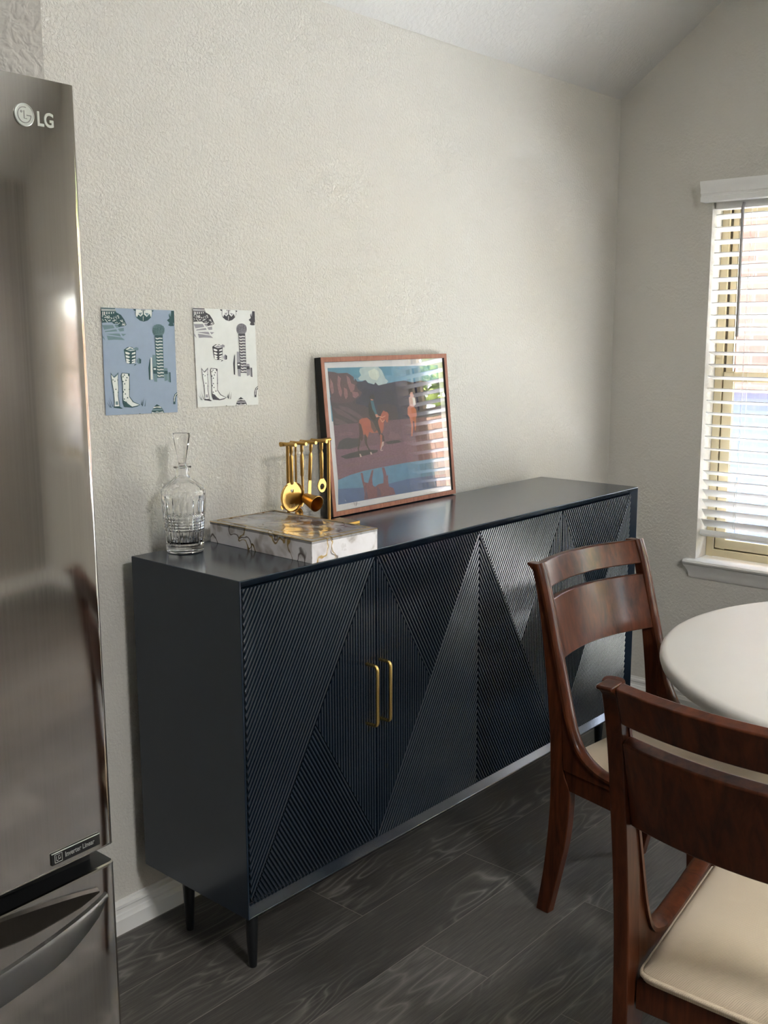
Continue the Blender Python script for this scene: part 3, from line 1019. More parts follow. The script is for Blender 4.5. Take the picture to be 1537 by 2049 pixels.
PAINT = [
 ('sky', [(0.0339,0.4338),(0.5491,0.4281),(0.5521,0.2897),(0.5442,0.2439),(0.0338,0.2782)]),
 ('sky2', [(0.0339,0.4338),(0.3124,0.4308),(0.3188,0.4032),(0.1257,0.4008),(0.0352,0.4157)]),
 ('cloud', [(0.1733,0.4286),(0.1917,0.4317),(0.2558,0.4311),(0.2709,0.4202),(0.2777,0.4092),(0.2845,0.3951),(0.2986,0.3852),(0.2873,0.3779),(0.2516,0.3741),(0.2267,0.3794),(0.2044,0.3852),(0.1871,0.3925),(0.1691,0.3926),(0.161,0.3995),(0.1754,0.4081),(0.1687,0.4197)]),
 ('cloud2', [(0.2083,0.4185),(0.2368,0.4268),(0.2565,0.417),(0.2581,0.4022),(0.2465,0.3903),(0.2238,0.3942),(0.2121,0.4038)]),
 ('mount', [(0.1477,0.4),(0.1563,0.3901),(0.1777,0.3893),(0.194,0.3935),(0.2051,0.3833),(0.2311,0.378),(0.2374,0.3845),(0.2502,0.3742),(0.2778,0.3774),(0.3124,0.3809),(0.3358,0.3832),(0.3752,0.3848),(0.4141,0.377),(0.4552,0.3818),(0.4958,0.376),(0.5496,0.3855),(0.5513,0.2831),(0.5458,0.2106),(0.0557,0.2471),(0.1265,0.332)]),
 ('mount2', [(0.1847,0.3714),(0.2199,0.3607),(0.2561,0.353),(0.2948,0.3605),(0.3223,0.3499),(0.3225,0.3091),(0.2426,0.3166),(0.1708,0.3297)]),
 ('slope', [(0.0344,0.3486),(0.1455,0.343),(0.1423,0.3161),(0.0359,0.325)]),
 ('cliff', [(0.034,0.4239),(0.059,0.4214),(0.0756,0.4173),(0.1154,0.4172),(0.127,0.4121),(0.1415,0.4044),(0.1434,0.3942),(0.1559,0.3871),(0.1497,0.3789),(0.1571,0.3666),(0.1739,0.3568),(0.1636,0.3452),(0.1402,0.3358),(0.1217,0.3287),(0.0781,0.3286),(0.0383,0.3352),(0.0345,0.3778)]),
 ('rock', [(0.0749,0.4115),(0.0867,0.4022),(0.0809,0.3818),(0.0883,0.3607),(0.0802,0.3463),(0.073,0.3585),(0.0698,0.3822)]),
 ('rock', [(0.1115,0.4102),(0.1257,0.4008),(0.1292,0.3857),(0.1454,0.3806),(0.14,0.3643),(0.1252,0.359),(0.1187,0.3712),(0.1131,0.3864)]),
 ('rock', [(0.0965,0.3752),(0.1097,0.3687),(0.1107,0.3478),(0.101,0.3393),(0.0946,0.3515)]),
 ('rock', [(0.1299,0.3618),(0.1561,0.3576),(0.1595,0.3484),(0.1407,0.3403),(0.1317,0.3467)]),
 ('rock', [(0.0422,0.4038),(0.051,0.3889),(0.053,0.3623),(0.043,0.3569),(0.0378,0.3777)]),
 ('slope', [(0.0367,0.3323),(0.078,0.3271),(0.1302,0.3264),(0.1783,0.3171),(0.2041,0.3035),(0.2111,0.2847),(0.172,0.2628),(0.1138,0.2608),(0.0406,0.257)]),
 ('streak', [(0.0428,0.3188),(0.0761,0.3109),(0.1129,0.2908),(0.146,0.2706),(0.1325,0.27),(0.0948,0.286),(0.0576,0.3002)]),
 ('streak', [(0.0646,0.3234),(0.1069,0.3151),(0.1573,0.2911),(0.1734,0.2749),(0.1557,0.2775),(0.1136,0.2968),(0.0761,0.3109)]),
 ('streak', [(0.0444,0.2892),(0.0726,0.2815),(0.1097,0.2641),(0.0791,0.2632),(0.0478,0.2713)]),
 ('slope2', [(0.2376,0.3138),(0.2851,0.3174),(0.3269,0.3057),(0.3333,0.277),(0.3256,0.2522),(0.2355,0.2553)]),
 ('ground', [(0.04,0.2659),(0.1545,0.267),(0.3319,0.2644),(0.5491,0.2634),(0.5512,0.1636),(0.5482,0.1271),(0.3454,0.1261),(0.2296,0.1233),(0.1555,0.1207),(0.0923,0.1145),(0.0399,0.1051)]),
 ('bank', [(0.0383,0.201),(0.1012,0.1911),(0.1823,0.1948),(0.2563,0.1916),(0.3432,0.1923),(0.5523,0.1968),(0.5482,0.1271),(0.3454,0.1261),(0.2296,0.1233),(0.1555,0.1207),(0.0923,0.1145),(0.0399,0.1051)]),
 ('grit', [(0.055,0.2412),(0.1073,0.2432),(0.1329,0.2353),(0.1103,0.231),(0.0628,0.2346)]),
 ('grit', [(0.2892,0.2297),(0.3269,0.2206),(0.3396,0.2037),(0.3054,0.2033),(0.2776,0.2118)]),
 ('grit', [(0.1868,0.1544),(0.2524,0.1576),(0.3193,0.1547),(0.3089,0.1493),(0.2323,0.147)]),
 ('grit', [(0.0614,0.1483),(0.1184,0.1488),(0.158,0.1419),(0.1082,0.1377),(0.0648,0.1405)]),
 ('shrub', [(0.0572,0.2158),(0.0745,0.2233),(0.0966,0.2266),(0.118,0.2213),(0.1402,0.2211),(0.1501,0.2097),(0.1464,0.1978),(0.1238,0.1952),(0.1013,0.192),(0.0454,0.1957)]),
 ('shadow', [(0.0578,0.1731),(0.0999,0.1792),(0.1447,0.1828),(0.1854,0.1816),(0.2265,0.178),(0.2211,0.1714),(0.1792,0.1674),(0.1426,0.1647),(0.0805,0.1638)]),
 ('shadow', [(0.2595,0.1992),(0.2908,0.2013),(0.3245,0.2005),(0.3409,0.1934),(0.3138,0.1916),(0.2753,0.1913)]),
 ('water', [(0.0399,0.1051),(0.0923,0.1145),(0.1555,0.1207),(0.2296,0.1233),(0.3454,0.1261),(0.5482,0.1271),(0.5502,0.0297),(0.0319,0.0326)]),
 ('water2', [(0.0369,0.0792),(0.1229,0.0723),(0.2231,0.067),(0.3593,0.074),(0.5514,0.0699),(0.5502,0.0297),(0.0319,0.0326)]),
 ('refl', [(0.1454,0.0335),(0.1501,0.0507),(0.1478,0.0694),(0.1416,0.0977),(0.1387,0.1157),(0.1481,0.1153),(0.1509,0.0967),(0.1525,0.0867),(0.1692,0.0817),(0.1761,0.0939),(0.1895,0.1184),(0.1975,0.1195),(0.1888,0.0925),(0.1889,0.0733),(0.1987,0.066),(0.2144,0.073),(0.2389,0.0739),(0.2415,0.0962),(0.2365,0.1223),(0.2483,0.1224),(0.2536,0.1068),(0.2555,0.0947),(0.2625,0.0971),(0.2613,0.0784),(0.2631,0.0608),(0.2833,0.0532),(0.2916,0.0325)]),
 ('refl2', [(0.157,0.0745),(0.1612,0.0525),(0.1638,0.0352),(0.1501,0.0353)]),
 ('refl2', [(0.2092,0.0686),(0.2216,0.0547),(0.2241,0.0356),(0.2053,0.0348)]),
 ('horse', [(0.1518,0.2748),(0.1649,0.2791),(0.1876,0.2794),(0.1978,0.2726),(0.2079,0.2572),(0.2314,0.2525),(0.2371,0.2691),(0.2449,0.2763),(0.2584,0.2916),(0.2648,0.2974),(0.2704,0.2934),(0.282,0.2911),(0.2873,0.283),(0.2842,0.2691),(0.2806,0.2584),(0.2736,0.2595),(0.27,0.2691),(0.2629,0.2612),(0.2579,0.2382),(0.2499,0.2264),(0.228,0.2311),(0.2049,0.2313),(0.1926,0.2363),(0.1799,0.2134),(0.1705,0.2263),(0.1618,0.2331),(0.152,0.246),(0.1471,0.2615)]),
 ('horsed', [(0.1712,0.2324),(0.1815,0.2193),(0.1768,0.206),(0.182,0.1917),(0.1978,0.1701),(0.1973,0.1658),(0.1893,0.1678),(0.1804,0.1857),(0.1702,0.2004),(0.1668,0.2175)]),
 ('horsed', [(0.1517,0.2429),(0.1615,0.2301),(0.1482,0.2129),(0.1397,0.1862),(0.1435,0.1722),(0.1498,0.1646),(0.1408,0.1643),(0.137,0.1743),(0.1348,0.1897),(0.1427,0.2194)]),
 ('horsed', [(0.2466,0.2297),(0.2558,0.2197),(0.2585,0.2024),(0.2536,0.2012),(0.2476,0.2141)]),
 ('horse', [(0.2397,0.2272),(0.2502,0.2202),(0.2462,0.2018),(0.2466,0.1893),(0.2365,0.1753),(0.2351,0.1872),(0.2397,0.2024)]),
 ('sock', [(0.247,0.2011),(0.2556,0.2017),(0.2522,0.1889),(0.2453,0.1863),(0.2394,0.1756),(0.2508,0.1765),(0.2424,0.1735),(0.2356,0.1754)]),
 ('sock', [(0.14,0.1734),(0.1454,0.1736),(0.1506,0.1639),(0.1425,0.1635)]),
 ('sock', [(0.1882,0.174),(0.1937,0.1747),(0.1984,0.1669),(0.1909,0.1664)]),
 ('tail', [(0.1478,0.2675),(0.1574,0.2607),(0.1638,0.239),(0.1632,0.2177),(0.1532,0.2094),(0.1473,0.2281)]),
 ('saddle', [(0.2006,0.2731),(0.2174,0.2597),(0.2305,0.2526),(0.226,0.2375),(0.2142,0.2322),(0.2023,0.2484)]),
 ('chaps', [(0.2097,0.2725),(0.2334,0.2771),(0.2364,0.2553),(0.2447,0.2299),(0.2379,0.2196),(0.2287,0.2373),(0.2185,0.2534)]),
 ('shirt', [(0.1964,0.3161),(0.2033,0.3279),(0.2113,0.3336),(0.2217,0.3282),(0.2258,0.3083),(0.2348,0.2893),(0.2309,0.2797),(0.2181,0.2658),(0.2053,0.2743),(0.1956,0.2856)]),
 ('sleeve', [(0.208,0.3289),(0.221,0.3301),(0.2253,0.3114),(0.2344,0.2863),(0.226,0.2862),(0.2141,0.3029)]),
 ('skin', [(0.208,0.3369),(0.2227,0.3367),(0.22,0.3301),(0.2109,0.3306)]),
 ('skin', [(0.2243,0.2869),(0.2355,0.2874),(0.2372,0.2781),(0.2287,0.2774)]),
 ('hat', [(0.2001,0.3397),(0.2079,0.3445),(0.2121,0.3489),(0.2232,0.349),(0.2281,0.3435),(0.2301,0.3376),(0.2222,0.3325),(0.2051,0.3358)]),
 ('rein', [(0.235,0.2832),(0.2567,0.2768),(0.2713,0.2809),(0.2701,0.2785),(0.2564,0.2744),(0.2356,0.2806)]),
 ('rein', [(0.2453,0.2751),(0.2552,0.2633),(0.2671,0.2687),(0.2658,0.2657),(0.2548,0.2602),(0.244,0.2727)]),
 ('horse2', [(0.3802,0.2989),(0.3908,0.3053),(0.4067,0.3038),(0.4218,0.2901),(0.4232,0.2713),(0.4135,0.2575),(0.4049,0.2532),(0.3875,0.2672),(0.3777,0.2774)]),
 ('horse2', [(0.3865,0.2672),(0.4007,0.2599),(0.4008,0.2342),(0.3947,0.2074),(0.3866,0.207),(0.3925,0.2412)]),
 ('horse2', [(0.4087,0.2594),(0.4174,0.2653),(0.4165,0.2396),(0.4117,0.2238),(0.4067,0.2242)]),
 ('rider2', [(0.3897,0.3302),(0.3983,0.3352),(0.4094,0.3363),(0.4195,0.3278),(0.4221,0.3061),(0.4103,0.3004),(0.3907,0.304)]),
 ('rider2b', [(0.4067,0.33),(0.4193,0.3262),(0.4212,0.3068),(0.4098,0.3042)]),
 ('hat2', [(0.3945,0.337),(0.3995,0.3463),(0.4097,0.3471),(0.4118,0.3394),(0.4184,0.3358),(0.406,0.3326)]),
 ('ink', [(0.0846,0.0292),(0.1262,0.0239),(0.1262,0.0233),(0.0845,0.0286)]),
 ('ink', [(0.0982,0.0326),(0.1,0.0324),(0.1035,0.0204),(0.1017,0.0206)]),
 ('ink', [(0.1076,0.0327),(0.1093,0.0325),(0.1078,0.0192),(0.106,0.0195)]),
 ('ink', [(0.1128,0.0314),(0.1145,0.0306),(0.1106,0.0207),(0.1089,0.0209)]),
 ('ink', [(0.4555,0.0217),(0.508,0.0192),(0.5079,0.0186),(0.4554,0.0211)]),
 ('glint', [(0.059,0.0466),(0.066,0.0391),(0.0646,0.0387)]),
]
TOILE = [
 ('d', [(0.0,0.998),(0.179,0.999),(0.194,0.965),(0.193,0.957),(0.0,0.96)]),
 ('w', [(0.002,0.988),(0.187,0.989),(0.189,0.983),(0.001,0.982)]),
 ('w', [(0.001,0.976),(0.19,0.976),(0.191,0.972),(0.001,0.971)]),
 ('d', [(0.0,0.96),(0.191,0.957),(0.148,0.923),(0.0,0.919)]),
 ('w', [(0.015,0.964),(0.026,0.964),(0.023,0.927),(0.012,0.927)]),
 ('w', [(0.037,0.963),(0.049,0.963),(0.046,0.93),(0.035,0.929)]),
 ('w', [(0.066,0.963),(0.078,0.963),(0.075,0.932),(0.064,0.932)]),
 ('w', [(0.095,0.963),(0.107,0.962),(0.104,0.935),(0.093,0.934)]),
 ('w', [(0.126,0.962),(0.138,0.962),(0.135,0.937),(0.124,0.937)]),
 ('w', [(0.155,0.962),(0.167,0.961),(0.165,0.94),(0.153,0.939)]),
 ('d', [(0.0,0.919),(0.059,0.939),(0.145,0.947),(0.198,0.96),(0.257,0.938),(0.298,0.896),(0.326,0.848),(0.294,0.835),(0.241,0.828),(0.215,0.822),(0.173,0.842),(0.132,0.868),(0.0,0.861)]),
 ('w', [(0.068,0.896),(0.075,0.899),(0.081,0.895),(0.075,0.893)]),
 ('w', [(0.182,0.888),(0.187,0.89),(0.191,0.887),(0.187,0.885)]),
 ('w', [(0.0,0.878),(0.005,0.881),(0.011,0.877),(0.006,0.875)]),
 ('w', [(0.064,0.87),(0.072,0.874),(0.079,0.869),(0.073,0.867)]),
 ('w', [(0.25,0.878),(0.259,0.881),(0.267,0.877),(0.26,0.874)]),
 ('w', [(0.037,0.89),(0.048,0.895),(0.057,0.889),(0.049,0.885)]),
 ('w', [(0.152,0.88),(0.161,0.884),(0.17,0.879),(0.163,0.876)]),
 ('w', [(0.012,0.883),(0.021,0.886),(0.029,0.882),(0.022,0.879)]),
 ('w', [(0.085,0.926),(0.096,0.93),(0.106,0.925),(0.097,0.921)]),
 ('w', [(0.135,0.88),(0.146,0.884),(0.156,0.879),(0.147,0.875)]),
 ('w', [(0.212,0.857),(0.219,0.861),(0.226,0.857),(0.22,0.854)]),
 ('w', [(0.237,0.886),(0.248,0.89),(0.259,0.885),(0.25,0.881)]),
 ('w', [(0.267,0.89),(0.273,0.893),(0.278,0.89),(0.273,0.888)]),
 ('w', [(0.059,0.872),(0.067,0.875),(0.074,0.871),(0.068,0.868)]),
 ('w', [(0.188,0.916),(0.196,0.919),(0.203,0.915),(0.197,0.912)]),
 ('w', [(0.112,0.908),(0.121,0.912),(0.129,0.907),(0.122,0.904)]),
 ('w', [(0.17,0.864),(0.179,0.868),(0.188,0.863),(0.181,0.86)]),
 ('w', [(0.274,0.847),(0.286,0.852),(0.297,0.846),(0.288,0.842)]),
 ('w', [(0.2,0.928),(0.21,0.932),(0.22,0.927),(0.212,0.923)]),
 ('w', [(0.288,0.843),(0.297,0.846),(0.305,0.842),(0.298,0.839)]),
 ('w', [(0.213,0.922),(0.223,0.926),(0.233,0.921),(0.225,0.917)]),
 ('w', [(0.174,0.917),(0.179,0.919),(0.184,0.917),(0.18,0.915)]),
 ('w', [(0.257,0.845),(0.262,0.847),(0.267,0.845),(0.263,0.843)]),
 ('w', [(0.243,0.888),(0.248,0.891),(0.253,0.888),(0.249,0.886)]),
 ('w', [(0.08,0.883),(0.091,0.888),(0.101,0.882),(0.092,0.879)]),
 ('w', [(0.01,0.891),(0.015,0.893),(0.019,0.89),(0.016,0.889)]),
 ('w', [(0.213,0.91),(0.224,0.915),(0.234,0.909),(0.225,0.905)]),
 ('w', [(0.291,0.853),(0.303,0.858),(0.313,0.852),(0.304,0.848)]),
 ('w', [(0.09,0.923),(0.098,0.927),(0.106,0.922),(0.099,0.919)]),
 ('w', [(0.006,0.914),(0.013,0.917),(0.019,0.914),(0.014,0.911)]),
 ('w', [(0.187,0.928),(0.191,0.93),(0.196,0.928),(0.192,0.926)]),
 ('w', [(0.257,0.881),(0.269,0.886),(0.279,0.88),(0.27,0.876)]),
 ('w', [(0.269,0.872),(0.277,0.876),(0.285,0.872),(0.278,0.869)]),
 ('w', [(0.152,0.888),(0.161,0.892),(0.169,0.887),(0.162,0.884)]),
 ('w', [(0.162,0.889),(0.173,0.894),(0.184,0.888),(0.175,0.884)]),
 ('w', [(0.148,0.906),(0.158,0.91),(0.167,0.905),(0.159,0.901)]),
 ('w', [(0.064,0.91),(0.075,0.915),(0.086,0.909),(0.077,0.905)]),
 ('w', [(0.157,0.896),(0.162,0.898),(0.166,0.895),(0.162,0.894)]),
 ('w', [(0.124,0.895),(0.129,0.897),(0.133,0.895),(0.129,0.893)]),
 ('w', [(0.186,0.887),(0.19,0.889),(0.195,0.886),(0.191,0.884)]),
 ('w', [(0.186,0.901),(0.195,0.905),(0.204,0.9),(0.196,0.897)]),
 ('w', [(0.1,0.887),(0.109,0.892),(0.118,0.887),(0.111,0.883)]),
 ('w', [(0.001,0.922),(0.01,0.926),(0.019,0.921),(0.012,0.918)]),
 ('w', [(0.29,0.864),(0.298,0.867),(0.305,0.863),(0.299,0.86)]),
 ('w', [(0.178,0.914),(0.185,0.917),(0.192,0.913),(0.186,0.911)]),
 ('w', [(0.09,0.906),(0.098,0.91),(0.106,0.906),(0.099,0.903)]),
 ('w', [(0.085,0.906),(0.094,0.91),(0.104,0.905),(0.096,0.901)]),
 ('w', [(0.001,0.893),(0.01,0.897),(0.019,0.892),(0.011,0.889)]),
 ('w', [(0.088,0.915),(0.098,0.919),(0.107,0.914),(0.099,0.91)]),
 ('w', [(0.069,0.916),(0.076,0.92),(0.083,0.916),(0.077,0.913)]),
 ('w', [(0.212,0.933),(0.219,0.936),(0.225,0.933),(0.22,0.93)]),
 ('w', [(0.095,0.88),(0.103,0.883),(0.11,0.879),(0.104,0.877)]),
 ('w', [(0.259,0.892),(0.266,0.895),(0.272,0.892),(0.266,0.889)]),
 ('w', [(0.192,0.863),(0.2,0.867),(0.207,0.862),(0.201,0.86)]),
 ('w', [(0.064,0.92),(0.072,0.924),(0.08,0.919),(0.073,0.916)]),
 ('w', [(0.049,0.881),(0.059,0.885),(0.069,0.88),(0.061,0.876)]),
 ('w', [(0.049,0.911),(0.059,0.915),(0.068,0.91),(0.06,0.906)]),
 ('w', [(0.191,0.871),(0.198,0.874),(0.204,0.87),(0.198,0.867)]),
 ('w', [(0.032,0.91),(0.042,0.914),(0.052,0.909),(0.044,0.905)]),
 ('w', [(0.078,0.908),(0.085,0.911),(0.092,0.907),(0.086,0.904)]),
 ('w', [(0.12,0.905),(0.131,0.91),(0.141,0.904),(0.133,0.9)]),
 ('w', [(0.041,0.926),(0.051,0.931),(0.062,0.925),(0.053,0.921)]),
 ('w', [(0.263,0.844),(0.27,0.847),(0.277,0.843),(0.271,0.841)]),
 ('w', [(0.286,0.843),(0.292,0.845),(0.298,0.842),(0.293,0.84)]),
 ('w', [(0.22,0.863),(0.229,0.866),(0.238,0.862),(0.231,0.858)]),
 ('w', [(0.156,0.917),(0.162,0.92),(0.169,0.917),(0.163,0.914)]),
 ('w', [(0.065,0.923),(0.073,0.927),(0.081,0.922),(0.074,0.919)]),
 ('w', [(0.084,0.881),(0.089,0.883),(0.093,0.881),(0.089,0.879)]),
 ('w', [(0.267,0.856),(0.278,0.861),(0.289,0.855),(0.28,0.851)]),
 ('w', [(0.267,0.847),(0.276,0.851),(0.284,0.847),(0.277,0.843)]),
 ('m', [(0.0,0.839),(0.143,0.843),(0.164,0.815),(0.025,0.797)]),
 ('m', [(0.16,0.842),(0.207,0.84),(0.224,0.822),(0.184,0.818)]),
 ('m', [(0.037,0.785),(0.184,0.804),(0.197,0.785),(0.032,0.775)]),
 ('m', [(0.206,0.809),(0.284,0.82),(0.287,0.789),(0.23,0.784)]),
 ('m', [(0.048,0.759),(0.221,0.773),(0.244,0.737),(0.099,0.752)]),
 ('m', [(0.056,0.744),(0.253,0.728),(0.295,0.704),(0.243,0.706),(0.147,0.707),(0.07,0.702)]),
 ('m', [(0.0,0.746),(0.013,0.734),(0.037,0.698),(0.003,0.722)]),
 ('m', [(0.246,0.764),(0.316,0.762),(0.271,0.74)]),
 ('k', [(0.0,0.854),(0.217,0.853),(0.216,0.845),(0.0,0.844)]),
 ('k', [(0.131,0.856),(0.147,0.858),(0.295,0.713),(0.278,0.712)]),
 ('k', [(0.0,0.818),(0.0,0.818),(0.053,0.698),(0.037,0.698)]),
 ('k', [(0.016,0.791),(0.25,0.822),(0.249,0.815),(0.016,0.783)]),
 ('k', [(0.015,0.77),(0.321,0.781),(0.321,0.768),(0.014,0.76)]),
 ('d', [(0.423,0.998),(0.463,0.997),(0.462,0.979),(0.435,0.985)]),
 ('d', [(0.665,0.996),(0.708,0.992),(0.696,0.978),(0.669,0.984)]),
 ('d', [(0.454,0.995),(0.683,0.995),(0.687,0.954),(0.665,0.923),(0.618,0.894),(0.563,0.882),(0.51,0.891),(0.462,0.918),(0.449,0.948)]),
 ('w', [(0.461,0.995),(0.552,0.995),(0.555,0.951),(0.521,0.929),(0.491,0.949),(0.472,0.921),(0.456,0.942)]),
 ('w', [(0.568,0.996),(0.679,0.994),(0.681,0.954),(0.666,0.926),(0.645,0.959),(0.607,0.928),(0.569,0.951)]),
 ('m', [(0.492,0.962),(0.546,0.969),(0.52,0.938)]),
 ('m', [(0.582,0.967),(0.636,0.962),(0.61,0.937)]),
 ('w', [(0.553,0.932),(0.562,0.933),(0.557,0.889),(0.552,0.889)]),
 ('d', [(0.534,0.997),(0.543,0.998),(0.542,0.982),(0.533,0.981)]),
 ('d', [(0.579,0.997),(0.588,0.998),(0.587,0.982),(0.578,0.981)]),
 ('d', [(0.957,0.995),(1.0,0.995),(0.998,0.854),(0.987,0.848),(0.939,0.846),(0.907,0.853),(0.927,0.878),(0.891,0.903),(0.929,0.922),(0.918,0.96),(0.949,0.942)]),
 ('m', [(0.918,0.96),(0.942,0.973),(0.954,0.936)]),
 ('k', [(0.979,0.879),(0.988,0.879),(1.0,0.835),(0.997,0.832)]),
 ('m', [(0.854,0.804),(0.851,0.791),(0.844,0.778),(0.832,0.766),(0.818,0.757),(0.8,0.749),(0.781,0.744),(0.761,0.743),(0.742,0.744),(0.723,0.748),(0.707,0.755),(0.694,0.764),(0.684,0.776),(0.678,0.788),(0.677,0.802),(0.68,0.815),(0.687,0.828),(0.698,0.839),(0.712,0.849),(0.73,0.856),(0.749,0.861),(0.768,0.863),(0.788,0.862),(0.807,0.858),(0.823,0.851),(0.837,0.842),(0.847,0.83),(0.853,0.818)]),
 ('d', [(0.696,0.828),(0.701,0.828),(0.687,0.776),(0.681,0.776)]),
 ('d', [(0.73,0.859),(0.73,0.856),(0.806,0.849),(0.806,0.852)]),
 ('d', [(0.719,0.844),(0.724,0.844),(0.701,0.76),(0.695,0.76)]),
 ('d', [(0.706,0.85),(0.706,0.847),(0.829,0.836),(0.829,0.839)]),
 ('d', [(0.739,0.853),(0.745,0.853),(0.717,0.752),(0.711,0.752)]),
 ('d', [(0.693,0.839),(0.693,0.836),(0.841,0.822),(0.841,0.825)]),
 ('d', [(0.691,0.813),(0.691,0.811),(0.842,0.843),(0.842,0.846)]),
 ('d', [(0.759,0.858),(0.765,0.858),(0.734,0.747),(0.728,0.747)]),
 ('d', [(0.686,0.827),(0.685,0.824),(0.847,0.809),(0.847,0.813)]),
 ('d', [(0.684,0.8),(0.684,0.797),(0.848,0.832),(0.848,0.835)]),
 ('d', [(0.778,0.86),(0.783,0.86),(0.752,0.746),(0.746,0.746)]),
 ('d', [(0.683,0.815),(0.683,0.812),(0.848,0.797),(0.848,0.8)]),
 ('d', [(0.681,0.787),(0.681,0.784),(0.849,0.82),(0.85,0.823)]),
 ('d', [(0.796,0.858),(0.802,0.859),(0.771,0.748),(0.765,0.748)]),
 ('d', [(0.684,0.802),(0.684,0.799),(0.845,0.784),(0.845,0.787)]),
 ('d', [(0.682,0.775),(0.682,0.772),(0.847,0.807),(0.847,0.809)]),
 ('d', [(0.813,0.854),(0.819,0.854),(0.791,0.753),(0.785,0.753)]),
 ('d', [(0.69,0.789),(0.69,0.786),(0.838,0.772),(0.838,0.775)]),
 ('d', [(0.688,0.764),(0.688,0.761),(0.839,0.793),(0.839,0.795)]),
 ('d', [(0.83,0.846),(0.835,0.846),(0.812,0.761),(0.806,0.761)]),
 ('d', [(0.701,0.775),(0.701,0.772),(0.825,0.76),(0.825,0.763)]),
 ('d', [(0.844,0.83),(0.849,0.83),(0.835,0.778),(0.829,0.778)]),
 ('d', [(0.724,0.759),(0.724,0.756),(0.8,0.749),(0.8,0.752)]),
 ('d', [(0.706,0.755),(0.822,0.757),(0.818,0.343),(0.714,0.344)]),
 ('w', [(0.717,0.733),(0.744,0.727),(0.772,0.733),(0.815,0.731),(0.815,0.722),(0.771,0.723),(0.743,0.717),(0.716,0.723)]),
 ('m', [(0.715,0.715),(0.814,0.714),(0.814,0.711),(0.715,0.711)]),
 ('w', [(0.717,0.703),(0.744,0.697),(0.773,0.703),(0.815,0.701),(0.815,0.692),(0.772,0.693),(0.744,0.687),(0.717,0.693)]),
 ('m', [(0.716,0.685),(0.815,0.684),(0.814,0.68),(0.716,0.681)]),
 ('w', [(0.718,0.673),(0.745,0.667),(0.773,0.672),(0.816,0.67),(0.815,0.661),(0.773,0.662),(0.744,0.657),(0.717,0.663)]),
 ('m', [(0.717,0.654),(0.815,0.654),(0.814,0.65),(0.716,0.651)]),
 ('w', [(0.718,0.643),(0.746,0.637),(0.774,0.642),(0.816,0.64),(0.815,0.631),(0.773,0.632),(0.745,0.627),(0.718,0.633)]),
 ('m', [(0.717,0.624),(0.815,0.624),(0.814,0.62),(0.717,0.621)]),
 ('w', [(0.719,0.613),(0.746,0.607),(0.774,0.612),(0.816,0.61),(0.815,0.601),(0.774,0.602),(0.746,0.597),(0.718,0.603)]),
 ('m', [(0.718,0.594),(0.815,0.593),(0.815,0.59),(0.718,0.59)]),
 ('w', [(0.72,0.583),(0.747,0.577),(0.775,0.582),(0.816,0.579),(0.815,0.571),(0.774,0.572),(0.746,0.567),(0.719,0.573)]),
 ('m', [(0.719,0.564),(0.815,0.563),(0.815,0.559),(0.718,0.56)]),
 ('w', [(0.72,0.553),(0.748,0.547),(0.776,0.552),(0.816,0.549),(0.815,0.54),(0.775,0.542),(0.747,0.537),(0.72,0.543)]),
 ('m', [(0.719,0.534),(0.815,0.533),(0.815,0.529),(0.719,0.53)]),
 ('w', [(0.721,0.523),(0.748,0.516),(0.776,0.521),(0.816,0.519),(0.816,0.51),(0.776,0.511),(0.748,0.506),(0.72,0.513)]),
 ('m', [(0.72,0.504),(0.815,0.502),(0.815,0.499),(0.72,0.5)]),
 ('w', [(0.721,0.492),(0.749,0.486),(0.777,0.491),(0.816,0.488),(0.816,0.48),(0.776,0.481),(0.748,0.476),(0.721,0.482)]),
 ('m', [(0.72,0.474),(0.815,0.472),(0.815,0.468),(0.72,0.47)]),
 ('w', [(0.722,0.462),(0.749,0.456),(0.778,0.461),(0.816,0.458),(0.816,0.449),(0.777,0.451),(0.749,0.446),(0.722,0.452)]),
 ('m', [(0.721,0.443),(0.815,0.442),(0.815,0.438),(0.721,0.44)]),
 ('w', [(0.723,0.432),(0.75,0.426),(0.778,0.43),(0.816,0.428),(0.816,0.419),(0.778,0.42),(0.75,0.416),(0.722,0.422)]),
 ('m', [(0.722,0.413),(0.815,0.411),(0.815,0.407),(0.721,0.409)]),
 ('w', [(0.723,0.402),(0.751,0.395),(0.779,0.4),(0.816,0.397),(0.816,0.388),(0.778,0.39),(0.75,0.385),(0.723,0.392)]),
 ('m', [(0.722,0.383),(0.815,0.381),(0.815,0.377),(0.722,0.379)]),
 ('w', [(0.724,0.372),(0.751,0.365),(0.78,0.37),(0.817,0.367),(0.816,0.358),(0.779,0.36),(0.751,0.355),(0.723,0.361)]),
 ('m', [(0.723,0.353),(0.816,0.35),(0.815,0.347),(0.723,0.349)]),
 ('d', [(0.619,0.517),(0.634,0.542),(0.621,0.323),(0.603,0.329),(0.6,0.442)]),
 ('w', [(0.636,0.542),(0.656,0.541),(0.658,0.329),(0.626,0.329)]),
 ('m', [(0.667,0.567),(0.708,0.566),(0.716,0.454),(0.665,0.448)]),
 ('d', [(0.665,0.451),(0.716,0.454),(0.716,0.382),(0.666,0.385)]),
 ('m', [(0.67,0.382),(0.718,0.382),(0.716,0.306),(0.675,0.31)]),
 ('w', [(0.673,0.439),(0.706,0.438),(0.707,0.423),(0.674,0.423)]),
 ('d', [(0.82,0.413),(0.872,0.412),(0.873,0.38),(0.82,0.381)]),
 ('m', [(0.822,0.44),(0.87,0.438),(0.872,0.412),(0.82,0.413)]),
 ('m', [(0.82,0.381),(0.87,0.38),(0.869,0.32),(0.824,0.311)]),
 ('m', [(0.876,0.399),(0.899,0.398),(0.9,0.3),(0.875,0.307)]),
